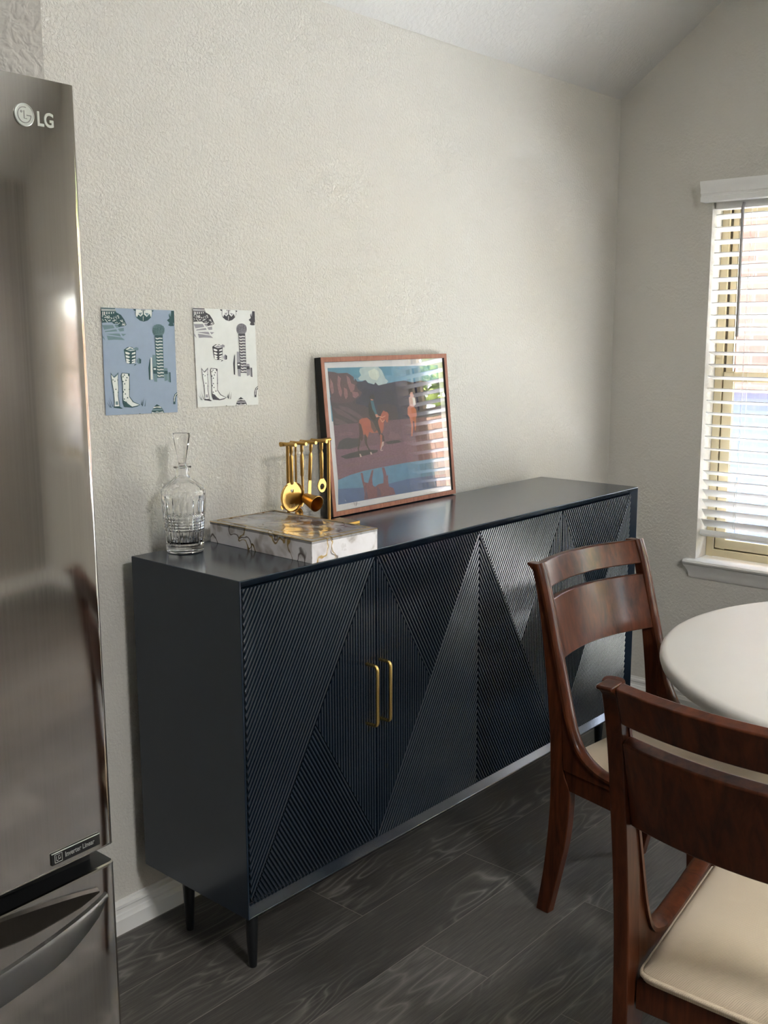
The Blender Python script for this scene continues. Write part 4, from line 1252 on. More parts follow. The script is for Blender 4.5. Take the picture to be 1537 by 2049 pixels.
 ('d', [(0.896,0.398),(0.913,0.397),(0.913,0.297),(0.898,0.299)]),
 ('d', [(0.273,0.615),(0.326,0.64),(0.388,0.64),(0.439,0.61),(0.428,0.493),(0.396,0.482),(0.351,0.479),(0.308,0.485),(0.293,0.499)]),
 ('w', [(0.298,0.618),(0.352,0.64),(0.396,0.631),(0.43,0.61),(0.359,0.602)]),
 ('m', [(0.316,0.617),(0.369,0.631),(0.404,0.613),(0.35,0.609)]),
 ('w', [(0.29,0.596),(0.332,0.59),(0.357,0.578),(0.335,0.569),(0.296,0.575)]),
 ('w', [(0.384,0.584),(0.429,0.595),(0.426,0.575),(0.375,0.57)]),
 ('w', [(0.293,0.563),(0.33,0.557),(0.355,0.545),(0.333,0.536),(0.298,0.542)]),
 ('w', [(0.382,0.551),(0.427,0.562),(0.424,0.543),(0.373,0.538)]),
 ('w', [(0.297,0.533),(0.328,0.527),(0.353,0.514),(0.331,0.506),(0.301,0.512)]),
 ('w', [(0.38,0.52),(0.426,0.531),(0.423,0.512),(0.371,0.507)]),
 ('w', [(0.299,0.511),(0.326,0.505),(0.352,0.493),(0.33,0.484),(0.302,0.49)]),
 ('w', [(0.379,0.499),(0.424,0.51),(0.421,0.49),(0.369,0.485)]),
 ('m', [(0.386,0.619),(0.441,0.641),(0.472,0.632),(0.47,0.61),(0.43,0.61)]),
 ('k', [(0.388,0.64),(0.402,0.662),(0.406,0.661),(0.393,0.639)]),
 ('m', [(0.444,0.517),(0.475,0.539),(0.504,0.523),(0.5,0.486),(0.467,0.48),(0.443,0.499)]),
 ('d', [(0.477,0.533),(0.504,0.523),(0.5,0.487),(0.478,0.486)]),
 ('d', [(0.402,0.462),(0.413,0.48),(0.442,0.477)]),
 ('o', [(0.084,0.401),(0.126,0.362),(0.187,0.403),(0.179,0.322),(0.182,0.261),(0.175,0.175),(0.191,0.08),(0.177,0.068),(0.109,0.072),(0.115,0.128),(0.109,0.226),(0.092,0.305)]),
 ('w', [(0.091,0.381),(0.127,0.353),(0.179,0.382),(0.172,0.322),(0.175,0.261),(0.166,0.176),(0.181,0.082),(0.117,0.082),(0.123,0.128),(0.117,0.226),(0.102,0.305)]),
 ('m', [(0.133,0.127),(0.163,0.13),(0.168,0.096),(0.132,0.097)]),
 ('d', [(0.104,0.08),(0.182,0.08),(0.229,0.06),(0.202,0.058),(0.107,0.07)]),
 ('m', [(0.087,0.398),(0.101,0.372),(0.125,0.35),(0.122,0.361)]),
 ('m', [(0.18,0.397),(0.168,0.371),(0.132,0.35),(0.136,0.361)]),
 ('d', [(0.102,0.329),(0.111,0.341),(0.119,0.329),(0.111,0.326)]),
 ('d', [(0.167,0.328),(0.176,0.34),(0.184,0.328),(0.175,0.325)]),
 ('d', [(0.135,0.24),(0.145,0.252),(0.153,0.24),(0.144,0.237)]),
 ('d', [(0.104,0.216),(0.113,0.228),(0.121,0.216),(0.112,0.213)]),
 ('d', [(0.164,0.212),(0.173,0.224),(0.181,0.211),(0.172,0.209)]),
 ('d', [(0.127,0.316),(0.137,0.328),(0.144,0.316),(0.136,0.314)]),
 ('o', [(0.217,0.371),(0.234,0.398),(0.302,0.395),(0.339,0.388),(0.335,0.363),(0.334,0.271),(0.325,0.172),(0.374,0.122),(0.466,0.088),(0.425,0.074),(0.353,0.065),(0.247,0.074),(0.228,0.113),(0.229,0.174),(0.234,0.285)]),
 ('w', [(0.229,0.371),(0.24,0.392),(0.302,0.388),(0.329,0.382),(0.323,0.271),(0.318,0.166),(0.365,0.116),(0.452,0.088),(0.407,0.08),(0.353,0.074),(0.319,0.092),(0.268,0.124),(0.239,0.137),(0.238,0.186),(0.243,0.285)]),
 ('d', [(0.228,0.113),(0.267,0.112),(0.301,0.086),(0.353,0.071),(0.407,0.075),(0.463,0.087),(0.424,0.072),(0.352,0.063),(0.247,0.072)]),
 ('d', [(0.315,0.391),(0.339,0.387),(0.335,0.36),(0.314,0.37)]),
 ('d', [(0.275,0.322),(0.283,0.337),(0.295,0.323),(0.284,0.32)]),
 ('d', [(0.237,0.356),(0.246,0.371),(0.258,0.358),(0.247,0.354)]),
 ('d', [(0.255,0.289),(0.264,0.303),(0.275,0.29),(0.265,0.286)]),
 ('d', [(0.316,0.237),(0.325,0.251),(0.336,0.238),(0.326,0.234)]),
 ('d', [(0.258,0.193),(0.267,0.208),(0.278,0.194),(0.267,0.191)]),
 ('d', [(0.286,0.156),(0.295,0.17),(0.307,0.157),(0.296,0.153)]),
 ('d', [(0.242,0.144),(0.251,0.159),(0.262,0.145),(0.251,0.142)]),
 ('d', [(0.252,0.234),(0.26,0.248),(0.272,0.234),(0.261,0.231)]),
 ('d', [(0.235,0.311),(0.243,0.325),(0.255,0.312),(0.244,0.308)]),
 ('d', [(0.233,0.212),(0.242,0.227),(0.253,0.213),(0.242,0.21)]),
 ('d', [(0.289,0.347),(0.298,0.361),(0.31,0.348),(0.299,0.344)]),
 ('d', [(0.256,0.372),(0.265,0.386),(0.276,0.373),(0.265,0.369)]),
 ('d', [(0.266,0.113),(0.275,0.128),(0.286,0.114),(0.276,0.11)]),
 ('d', [(0.056,0.074),(0.065,0.074),(0.013,0.13)]),
 ('d', [(0.069,0.071),(0.077,0.071),(0.038,0.151)]),
 ('d', [(0.091,0.08),(0.099,0.079),(0.054,0.169)]),
 ('d', [(0.475,0.088),(0.484,0.088),(0.492,0.137)]),
 ('d', [(0.492,0.075),(0.501,0.075),(0.525,0.162)]),
 ('d', [(0.524,0.071),(0.533,0.071),(0.549,0.149)]),
 ('d', [(0.483,0.081),(0.492,0.081),(0.511,0.143)]),
 ('d', [(0.935,0.082),(0.938,0.134),(0.958,0.178),(0.997,0.2),(1.0,0.196),(1.0,0.171),(0.977,0.152),(0.966,0.081)]),
 ('w', [(0.946,0.108),(0.952,0.146),(0.972,0.178),(1.0,0.191),(1.0,0.185),(0.978,0.171),(0.961,0.139),(0.957,0.107)]),
 ('d', [(0.699,0.088),(0.748,0.065),(0.78,0.039),(0.801,0.002),(0.611,0.0),(0.626,0.03),(0.656,0.064)]),
 ('w', [(0.656,0.063),(0.744,0.065),(0.762,0.049),(0.697,0.057),(0.641,0.049)]),
 ('m', [(0.636,0.043),(0.77,0.042),(0.784,0.026),(0.626,0.027)]),
 ('w', [(0.622,0.015),(0.666,0.007),(0.695,0.019),(0.731,0.008),(0.778,0.015),(0.792,0.004),(0.62,0.002)]),
 ('m', [(0.662,0.006),(0.694,0.015),(0.731,0.004)]),
 ('d', [(0.443,0.001),(0.455,0.008),(0.465,0.001),(0.463,0.0),(0.443,0.0)]),
]

# ------------------------------------------------------------------ framed picture
PK = .046 / .47
pic = empty('framed_picture', (0.988, -0.05, ST), 'wood-framed print of two riders on horses leaning on the wall behind glass', 'picture')
PO = Vector(pic.location)
ux = Vector((1, 0, 0)); uv_ = Vector((0, PK, 1)).normalized(); un = ux.cross(uv_).normalized()   # un points to the room (-y)
if un.y > 0: un = -un
F0 = Vector((0.694, -0.072, ST + 0.0030))
def fp(u, v, d=0.0): return F0 + ux * u + uv_ * v + un * d
FW, FH, FB, FD = 0.588, 0.4645, 0.0140, 0.026
mb = MB()
def frame_ring(o0, o1, d0, d1, mat, in0=None):
    a = [(o0, o0), (FW - o0, o0), (FW - o0, FH - o0), (o0, FH - o0)]
    b = [(o1, o1), (FW - o1, o1), (FW - o1, FH - o1), (o1, FH - o1)]
    mb.loft([[fp(u, v, d0) for u, v in a], [fp(u, v, d1) for u, v in b]], mat, cap=False)
frame_ring(0, 0, -FD, -.0012, 1)           # black outer sides
frame_ring(0, .0006, -.0012, 0, 0)
frame_ring(.0006, FB - .0006, 0, 0, 0)     # face
frame_ring(FB - .0006, FB, 0, -.0006, 0)
frame_ring(FB, FB, -.0006, -.009, 1)       # inner rabbet
frame_ring(0, FB, -FD, -FD, 1)
frame_ring(FB, FB, -FD, -.009, 1)
fr_ = mb.build('frame', [M['framewood'], M['frameside']], pic, PO, smooth=0)
mb = MB(); mb.loft([[fp(u, v, d) for u, v in ((FB, FB), (FW - FB, FB), (FW - FB, FH - FB), (FB, FH - FB))] for d in (-.020, -.0095)])
mb.build('mat_board', M['mat_board'], pic, PO, smooth=0)
PC = {'sky': (96, 150, 176), 'sky2': (70, 136, 164), 'cloud': (176, 194, 194), 'cloud2': (206, 214, 204), 'mount': (38, 41, 68), 'mount2': (28, 32, 58),
      'cliff': (84, 62, 72), 'rock': (146, 104, 106), 'slope': (66, 52, 62), 'streak': (92, 74, 82), 'slope2': (52, 42, 54), 'ground': (104, 74, 88),
      'bank': (118, 82, 98), 'grit': (118, 84, 94), 'shrub': (50, 46, 56), 'shadow': (44, 36, 46), 'water': (84, 136, 168), 'water2': (74, 102, 146),
      'refl': (124, 74, 82), 'refl2': (92, 70, 92), 'horse': (168, 86, 62), 'horsed': (48, 28, 30), 'sock': (196, 172, 164), 'tail': (64, 36, 38),
      'saddle': (96, 70, 64), 'chaps': (48, 40, 46), 'shirt': (16, 15, 20), 'sleeve': (44, 112, 128), 'skin': (206, 140, 116), 'hat': (18, 16, 22),
      'rein': (214, 160, 130), 'horse2': (186, 106, 78), 'rider2': (204, 168, 160), 'rider2b': (236, 226, 222), 'hat2': (206, 160, 150), 'ink': (120, 120, 124), 'glint': (210, 220, 235)}
pmats, pidx = [], {}
for k_, c_ in PC.items():
    pidx[k_] = len(pmats)
    dark = k_ in ('cliff', 'rock', 'slope', 'ground', 'bank', 'grit', 'refl', 'mount', 'slope2', 'streak', 'shrub')
    c_ = tuple(min(250, q * 1.10 + 3) for q in c_)
    pmats.append(simple('print_' + k_, rgb(*c_), 0.7, var=0.28 if dark else 0.10, scale=260 if dark else 60))
mb = MB()
for i, (k_, pts) in enumerate(PAINT):
    mb.face([fp(u, v, -.0093 + i * 1.6e-5) for u, v in pts], pidx[k_])
pr_ = mb.build('print', pmats, pic, PO, smooth=0, merge=False)
mb = MB(); mb.loft([[fp(u, v, d) for u, v in ((FB - .002, FB - .002), (FW - FB + .002, FB - .002), (FW - FB + .002, FH - FB + .002), (FB - .002, FH - FB + .002))] for d in (-.0062, -.0042)])
mb.build('glass', M['pane_picture'], pic, PO, smooth=0)

# ------------------------------------------------------------------ wallpaper samples on the wall
def make_sample(name, quad, cols, label, seed):
    """quad: TL, TR, BR, BL as (x, z) on the wall"""
    rnd = random.Random(seed)
    TL, TR, BR, BL = [Vector((q[0], q[1])) for q in quad]
    def pt(u, v, d):
        p = (BL * (1 - u) + BR * u) * (1 - v) + (TL * (1 - u) + TR * u) * v
        curl = 0.0
        return (p.x, -0.0026 - curl - d, p.y)
    mb = MB()
    nu, nv = 16, 20
    for (d0, flip) in ((0.0, 0), (-.0005, 1)):
        g = [[mb.bm.verts.new(Vector(pt(i / nu, j / nv, d0))) for j in range(nv + 1)] for i in range(nu + 1)]
        for i in range(nu):
            for j in range(nv):
                f = mb.bm.faces.new((g[i][j], g[i + 1][j], g[i + 1][j + 1], g[i][j + 1])); f.material_index = 0
    keys = ['d', 'm', 'w', 'k', 'o']
    mats = [simple(name + '_paper', rgb(*cols['k']), 0.75, var=0.03, scale=40)] + [simple(name + '_ink_' + q, rgb(*cols[q]), 0.75, var=0.05, scale=90) for q in keys]
    # ink: each shape is cut into pieces that follow the sheet
    for n, (k_, pts) in enumerate(TOILE):
        vs = tessellate_polygon([[Vector((u, v, 0)) for u, v in pts]])
        for tr in vs:
            T3 = [pts[i] for i in tr]
            mb.face([pt(u, v, 0.00035 + n * 2.4e-6) for u, v in T3], 1 + keys.index(k_))
    lo = min(TL.x, BL.x); 
    o = mb.build(name, mats, None, ((TL.x + TR.x) / 2, 0, BL.y), smooth=0, merge=False)
    o.location = ((TL.x + TR.x) / 2, 0, BL.y)
    tag(o, label, 'paper sample')
    return o
make_sample('wallpaper_sample', [(-.0156, 1.597), (.197, 1.5926), (.1973, 1.3367), (-.0169, 1.3418)],
            dict(d=(48, 82, 84), m=(112, 138, 142), w=(222, 226, 220), k=(152, 168, 188), o=(60, 90, 92)),
            'blue paper sample with cowboy boot and tower drawings pinned to the wall', 1)
make_sample('wallpaper_sample', [(.2570, 1.5999), (.4668, 1.5947), (.4731, 1.3411), (.2622, 1.3456)],
            dict(d=(66, 64, 70), m=(152, 150, 156), w=(228, 230, 226), k=(222, 224, 220), o=(84, 82, 88)),
            'white paper sample with cowboy boot and tower drawings pinned to the wall', 2)

# ------------------------------------------------------------------ refrigerator
FX1, FX0, FY = -0.703, -1.610, -1.0
FTOP, DB, DT2 = 1.835, 0.850, 0.822
fg = empty('refrigerator', ((FX0 + FX1) / 2, -0.6, 0), 'stainless steel bottom-freezer refrigerator at the left', 'refrigerator')
fg['label'] = 'stainless steel refrigerator with bottom freezer drawer beside the sideboard'
GO = tuple(fg.location)
mb = MB(); mb.box(FX0 + .006, FX1 - .006, FY + .085, -.26, .03, FTOP - .012)
for a in (FX0 + .06, FX1 - .06):
    for b in (FY + .14, -.32): mb.tube([(a, b, 0), (a, b, .03)], .018, 12)
mb.build('body', M['fridge_side'], fg, GO, bevel=0.003)
xc = (FX0 + FX1) / 2; hw = (FX1 - FX0) / 2
def door_front(x):
    u = (x - xc) / hw
    y = FY - 0.016 * (1 - u * u)
    return y
def door_profile(inset=0.0):
    pts = []
    r = 0.0075
    xs = [FX0 + r + (2 * hw - 2 * r) * k / 60 for k in range(61)]
    for x in xs: pts.append((x, door_front(x)))
    ye = door_front(FX1 - r)
    for k in range(1, 7):
        a = k / 6 * PI / 2
        pts.append((FX1 - r + r * math.sin(a), ye + r - r * math.cos(a)))
    pts.append((FX1, FY + .020)); pts.append((FX1 - .001, FY + .070)); pts.append((FX0 + .001, FY + .070)); pts.append((FX0, FY + .020))
    for k in range(5, -1, -1):
        a = k / 6 * PI / 2
        pts.append((FX0 + r - r * math.sin(a), ye + r - r * math.cos(a)))
    return pts
def fridge_door(name, z0, z1):
    mb = MB()
    pr = door_profile()
    n = len(pr)
    mb.loft([[(x, y, z0) for x, y in pr], [(x, y, z1) for x, y in pr]], 0)
    # side and back faces: dark
    for f in mb.bm.faces:
        c = f.calc_center_median(); f.normal_update()
        if len(f.verts) > 4: f.material_index = 1
        elif c.y > FY + .045: f.material_index = 1
    return mb.build(name, [M['steel'], M['fridge_black']], fg, GO, smooth=35, bevel=0)
ud = fridge_door('refrigerator_door', DB, FTOP)
dd = fridge_door('freezer_drawer', .085, DT2)
def edge_strip(parent, z, h):
    mb = MB(); pr = door_profile()[:61 + 6]
    rings = []
    for x, y in pr:
        rings.append([(x, y - .0006, z), (x, y - .0006, z + h), (x, y + .004, z + h), (x, y + .004, z)])
    mb.loft(rings)
    return mb.build('edge_trim', M['steel_edge'], parent, GO, smooth=30)
edge_strip(dd, DT2 - .0030, .0032)
edge_strip(ud, DB - .0004, .0016)
mb = MB(); mb.tube([(FX1 - .0006, FY + .0105, DB + .001), (FX1 - .0006, FY + .0105, FTOP - .001)], .0016, 8)
mb.build('edge_trim', M['steel_edge'], ud, GO)
mb = MB(); mb.tube([(FX1 - .0006, FY + .0105, .09), (FX1 - .0006, FY + .0105, DT2 - .001)], .0016, 8)
mb.build('edge_trim', M['steel_edge'], dd, GO)
# dark reveal between door and drawer, hinge cover, toe grille
mb = MB(); mb.box(FX0 + .02, FX1 - .02, FY + .03, FY + .09, DT2 - .004, DB + .004)
mb.build('gasket', M['fridge_black'], fg, GO)
mb = MB(); mb.box(FX0 + .03, FX1 - .03, FY + .045, FY + .10, .012, .08)
mb.build('toe_grille', M['fridge_black'], fg, GO)

def text_mesh(name, s, size, mat, parent, place, bold=0.0, depth=0.0008):
    """raised lettering; place(u, v, d) maps the flat text into world space"""
    cu = bpy.data.curves.new(name, 'FONT')
    cu.body = s; cu.size = size; cu.extrude = depth / 2; cu.offset = bold
    cu.align_x = 'LEFT'; cu.resolution_u = 4
    tmp = bpy.data.objects.new(name, cu); COL.objects.link(tmp)
    dg = bpy.context.evaluated_depsgraph_get()
    me = bpy.data.meshes.new_from_object(tmp.evaluated_get(dg))
    COL.objects.unlink(tmp); bpy.data.objects.remove(tmp); bpy.data.curves.remove(cu)
    wd = max(v.co.x for v in me.vertices) if len(me.vertices) else 0
    for v in me.vertices:
        v.co = Vector(place(v.co.x, v.co.y, v.co.z)) - Vector(GO)
    me.materials.clear(); me.materials.append(mat)
    ob = bpy.data.objects.new(name, me); COL.objects.link(ob); ob.parent = parent
    return ob, wd
def on_door(x, z, d): return (x, door_front(x) - d, z)
# round emblem: disc, ring and the two letter strokes inside
ex, ez, er = -0.7760, 1.7905, 0.0128
mb = MB()
mb.loft([[on_door(ex + er * math.cos(t), ez + er * math.sin(t), d) for t in [2 * PI * k / 40 for k in range(40)]] for d in (0.0002, 0.0012)])
for rr, t0, t1, n in ((er * .96, 0, 2 * PI, 48),):
    mb.tube([on_door(ex + rr * math.cos(t0 + (t1 - t0) * k / n), ez + rr * math.sin(t0 + (t1 - t0) * k / n), .0014) for k in range(n + 1)], .0007, 6)
eb = mb.build('emblem', M['badge'], ud, GO, smooth=30)
mb = MB()
gr = er * .68
mb.tube([on_door(ex + gr * math.cos(t), ez + gr * math.sin(t), .0014) for t in [PI * .42 + k / 30 * (1.58 * PI) for k in range(31)]], .0006, 6)
mb.tube([on_door(ex + gr, ez, .0014), on_door(ex + gr * .35, ez, .0014)], .0006, 6)
mb.tube([on_door(ex - gr * .05, ez + gr * .55, .0014), on_door(ex - gr * .05, ez - gr * .45, .0014), on_door(ex + gr * .35, ez - gr * .45, .0014)], .0006, 6)
mb.tube([on_door(ex - gr * .45 + .001 * math.cos(t), ez + gr * .4 + .001 * math.sin(t), .0014) for t in [2 * PI * k / 10 for k in range(11)]], .0005, 5)
mb.build('emblem_lines', M['badge_grey'], ud, GO, smooth=40)
text_mesh('brand_letters', 'LG', 0.0225, M['badge'], ud, lambda u, v, d: on_door(-0.7595 + u * .86, 1.7815 + v, .0006 + d), bold=0.0006)
# energy label plate above the drawer
px0, px1, pz0, pz1 = -0.802, -0.727, 0.8575, 0.8735
mb = MB()
mb.loft([[on_door(x, z, d) for x, z in ((px0, pz0), (px1, pz0), (px1, pz1), (px0, pz1))] for d in (0.0001, 0.0022)])
pl = mb.build('label_plate', M['fridge_black'], ud, GO, smooth=0)
mb = MB(); mb.tube([on_door(px0, pz1 - .0002, .0021), on_door(px1, pz1 - .0002, .0021)], .0006, 6)
mb.build('plate_highlight', M['badge'], pl, GO)
text_mesh('label_letters', 'Inverter Linear', 0.0098, M['badge_grey'], pl, lambda u, v, d: on_door(-0.7820 + u * .775, 0.8625 + v, .0024 + d), bold=0.0001, depth=.0003)
mb = MB()
sq = [(-.7975, .8600), (-.7865, .8600), (-.7865, .8710), (-.7975, .8710)]
for k in range(4):
    a, b = sq[k], sq[(k + 1) % 4]
    mb.tube([on_door(a[0], a[1], .0024), on_door(b[0], b[1], .0024)], .0005, 5)
for a, b in (((-.7952, .8690), (-.7952, .8625)), ((-.7952, .8625), (-.7925, .8625)), ((-.7895, .8682), (-.7920, .8682)), ((-.7920, .8682), (-.7920, .8640)), ((-.7920, .8640), (-.7892, .8640)), ((-.7892, .8640), (-.7892, .8660))):
    mb.tube([on_door(a[0], a[1], .0024), on_door(b[0], b[1], .0024)], .00045, 5)
mb.build('label_icon', M['badge_grey'], pl, GO)
# bowed drawer handle
mb = MB()
hp_ = []
for k in range(41):
    t = k / 40
    x = -0.727 - t * (2 * (-0.727 - xc))
    s = 4 * t * (1 - t)
    y = door_front(x) - 0.004 - 0.070 * (s ** 0.85)
    edge = min(t, 1 - t) * 40
    zt = 0.7905
    zb = zt - 0.010 - 0.034 * min(1, edge / 4.5) ** 0.6
    hp_.append([(x, y, zb + .004), (x, y - .004, zb), (x, y - .010, zb + .002), (x, y - .012, zt - .006), (x, y - .010, zt - .001), (x, y - .004, zt), (x, y, zt - .004)])
mb.loft(hp_)
mb.build('handle', M['steel_handle'], dd, GO, smooth=35)

# ------------------------------------------------------------------ chairs
def arc_bow(x, half): return 0.040 * (1 - (x / half) ** 2)
BACK = [(-.069, .946), (-.060, .9395), (-.050, .930), (-.040, .895), (-.023, .819), (.001, .664), (.016, .532), (.022, .438), (.024, .327), (.017, .212), (.005, .107), (-.013, 0)]
STRIP = [(-.030, .9515), (-.016, .915), (.005, .845), (.035, .729), (.059, .638), (.081, .557), (.101, .510), (.122, .483), (.154, .463), (.202, .450), (.30, .447), (.42, .450), (.462, .452)]
def splay(mb, k=0.11):
    for v in mb.bm.verts:
        d = max(0.0, v.co.y - .08) * k
        v.co.x += d * max(-1, min(1, v.co.x / .20))
def make_chair(label):
    root = empty('dining_chair', (0, 0, 0), label, 'chair', 'walnut dining chairs at the round table')
    hwid = 0.241
    for s in (1, -1):
        # rear leg and back post: one sweeping sabre shape
        front = [(-.031, .949), (-.010, .895), (.003, .845), (.033, .729), (.049, .640), (.056, .560), (.0645, .418), (.086, .362), (.079, .235), (.053, .112), (.027, 0)]
        bs = smooth_path([(0, a, b) for a, b in BACK[2:]], 4)
        fs = smooth_path([(0, a, b) for a, b in front[1:]], 4)
        poly = [(a.y, a.z) for a in bs] + [(a.y, a.z) for a in reversed(fs)] + [(-.030, .950), (-.069, .9495), (-.0705, .944), (-.060, .9385)]
        mb = MB()
        x0, x1 = s * (hwid - .004), s * (hwid - .031)
        mb.prism([(x0, a, b) for a, b in poly], (x1 - x0, 0, 0))
        mb.build('rear_leg', M['walnut'], root, bevel=0.0035, smooth=40)
        # curved side rail: web below and rounded strip along its edge
        sp_ = smooth_path([(0, a, b) for a, b in STRIP], 6)
        mb = MB()
        web = [(p.y - .001, p.z - .007) for p in sp_ if p.z < .74]
        wpoly = web + [(.462, .422), (.066, .422), (.052, .640)]
        wx0, wx1 = s * (hwid - .003), s * (hwid - .029)
        mb.prism([(wx0, a, b) for a, b in wpoly], (wx1 - wx0, 0, 0))
        rings = []
        n = len(sp_)
        for i, p in enumerate(sp_):
            t = (sp_[min(i + 1, n - 1)] - sp_[max(i - 1, 0)]).normalized()
            nn = Vector((0, -t.z, t.y))          # towards the seat / up
            if nn.y < 0 and nn.z < 0: nn = -nn
            if nn.z < 0: nn = -nn
            nn = Vector((0, abs(t.z), abs(t.y))) if True else nn
            xc_ = s * (hwid - .0165)
            w = 0.0175
            ring = []
            for (a, b) in ((-w, -.010), (w, -.010), (w, -.003), (w - .003, .001), (w - .009, .0035), (0, .0045), (-w + .009, .0035), (-w + .003, .001), (-w, -.003)):
                ring.append(Vector((xc_ + a, p.y, p.z)) + nn * b)
            rings.append(ring)
        mb.loft(rings)
        splay(mb); mb.build('side_rail', M['walnut'], root, smooth=35)
        # side apron
        mb = MB()
        mb.prism([(s * (hwid - .006), .083, .368), (s * (hwid - .006), .455, .366), (s * (hwid - .006), .455, .4215), (s * (hwid - .006), .066, .4215)], (-s * .020, 0, 0))
        splay(mb); mb.build('side_apron', M['walnut'], root, bevel=.002)
        # front leg
        mb = MB()
        sec = []
        for z_, y_, w_ in ((.452, .470, .021), (.36, .470, .021), (.22, .474, .0185), (.10, .482, .016), (0, .494, .0135)):
            xx = s * (hwid - .020)
            sec.append([(xx - w_, y_ - w_, z_), (xx + w_, y_ - w_, z_), (xx + w_, y_ + w_, z_), (xx - w_, y_ + w_, z_)])
        mb.loft(sec)
        splay(mb); mb.build('front_leg', M['walnut'], root, bevel=.004, smooth=40)
    # top rail and back slat, bowed to the rear
    def slat(name, fr, bk, half=.211, bowf=1.0):
        mb = MB(); rings = []
        K = 22
        for k in range(K + 1):
            x = -half + 2 * half * k / K
            d = arc_bow(x, half) * bowf
            (y0, z0), (y1, z1) = fr      # front top, front bottom
            (y2, z2), (y3, z3) = bk      # back bottom, back top
            ring = [(x, y0 - d, z0), (x, y1 - d, z1), (x, y2 - d, z2), (x, y3 - d, z3)]
            rings.append(ring)
        mb.loft(rings)
        return mb.build(name, M['walnut'], root, bevel=.004, smooth=40)
    slat('top_rail', ((-.034, .950), (-.010, .886)), ((-.034, .882), (-.060, .946)))
    slat('back_slat', ((-.003, .858), (.038, .706)), ((.012, .702), (-.030, .852)))
    # front and rear aprons
    for ya, yb in ((.048, .068), (.462, .482)):
        mb = MB(); mb.box(-hwid + .034, hwid - .034, ya, yb, .368, .4215)
        splay(mb); mb.build('apron', M['walnut'], root, bevel=.002)
    # cushion
    mb = MB()
    K, J = 36, 36
    hx, y0, y1 = .2035, .046, .492
    def sq(u, v, p=22):
        # square to rounded square
        r = max(abs(u), abs(v))
        if r < 1e-9: return 0, 0
        l = (abs(u / r) ** p + abs(v / r) ** p) ** (1 / p)
        return u / l, v / l
    top = [[None] * (J + 1) for _ in range(K + 1)]
    for i in range(K + 1):
        for j in range(J + 1):
            u, v = -1 + 2 * i / K, -1 + 2 * j / J
            a, b = sq(u, v)
            m_ = max(abs(u), abs(v))
            z = .4385 + .030 * (1 - m_ ** 4) ** .55 + .010 * (1 - u * u) * (1 - v * v)
            top[i][j] = mb.bm.verts.new((hx * a, (y0 + y1) / 2 + (y1 - y0) / 2 * b, z))
    for i in range(K):
        for j in range(J):
            mb.bm.faces.new((top[i][j], top[i + 1][j], top[i + 1][j + 1], top[i][j + 1]))
    edge = [top[i][0] for i in range(K)] + [top[K][j] for j in range(J)] + [top[i][J] for i in range(K, 0, -1)] + [top[0][j] for j in range(J, 0, -1)]
    low = [mb.bm.verts.new((v.co.x, v.co.y, .4225)) for v in edge]
    n = len(edge)
    for k in range(n):
        mb.bm.faces.new((edge[k], low[k], low[(k + 1) % n], edge[(k + 1) % n]))
    mb.bm.faces.new(low)
    epath = [v.co.copy() for v in edge]
    splay(mb); seat = mb.build('seat', M['seat'], root, smooth=50)
    mb = MB()
    cx, cy = 0, (y0 + y1) / 2
    pth = [Vector((p.x * 1.006, cy + (p.y - cy) * 1.006, .4330)) for p in epath]
    mb.tube(pth + [pth[0], pth[1]], .0048, 8, cap=False)
    splay(mb); mb.build('piping', M['seat'], seat, smooth=60)
    return root
chA = make_chair('walnut dining chair facing the room in front of the navy sideboard')
chB = copy_tree(chA)
chB['label'] = 'walnut dining chair seen from behind, nearest to the refrigerator'
def place_chair(ch, P0, fw, side, k=1.0):
    """P0: foot-line origin on the outer face of one rear leg; side +1 when that leg is the chair's own right leg"""
    fx, fy = fw
    l = math.hypot(fx, fy); fx, fy = fx / l, fy / l
    ch.rotation_euler = (0, 0, math.atan2(fy, fx) - PI / 2)
    rx, ry = fy, -fx        # chair's own right
    ch.location = (P0[0] - rx * 0.241 * side * k, P0[1] - ry * 0.241 * side * k, 0)
    ch.scale = (k, k, k)
place_chair(chA, (0.749, -0.770), (-0.094, -0.995), +1)
place_chair(chB, (-0.0069, -1.3789), (1.0, 0.025), -1, 1.052)

# ------------------------------------------------------------------ round table
TCX, TCY, TR_, TZ = 1.19, -1.60, 0.655, 0.752
tb = empty('round_dining_table', (TCX, TCY, 0), 'round white dining table on a turned pedestal', 'table')
mb = MB()
mb.lathe([(TR_ - .20, TZ - .045), (TR_ - .030, TZ - .045), (TR_ - .012, TZ - .040), (TR_ - .004, TZ - .032), (TR_, TZ - .020), (TR_ - .001, TZ - .010), (TR_ - .004, TZ - .004), (TR_ - .010, TZ - .001), (TR_ - .018, TZ), (TR_ - .3, TZ)], (0, 0, 0), 128)
mb.build('tabletop', M['table'], tb, smooth=50)
mb = MB()
mb.lathe([(.17, .03), (.19, .05), (.18, .075), (.10, .11), (.075, .15), (.070, .22), (.085, .30), (.105, .38), (.095, .46), (.07, .52), (.075, .58), (.12, .65), (.19, .69), (.20, TZ - .0452)], (0, 0, 0), 48)
mb.build('pedestal', M['table_base'], tb, smooth=60)
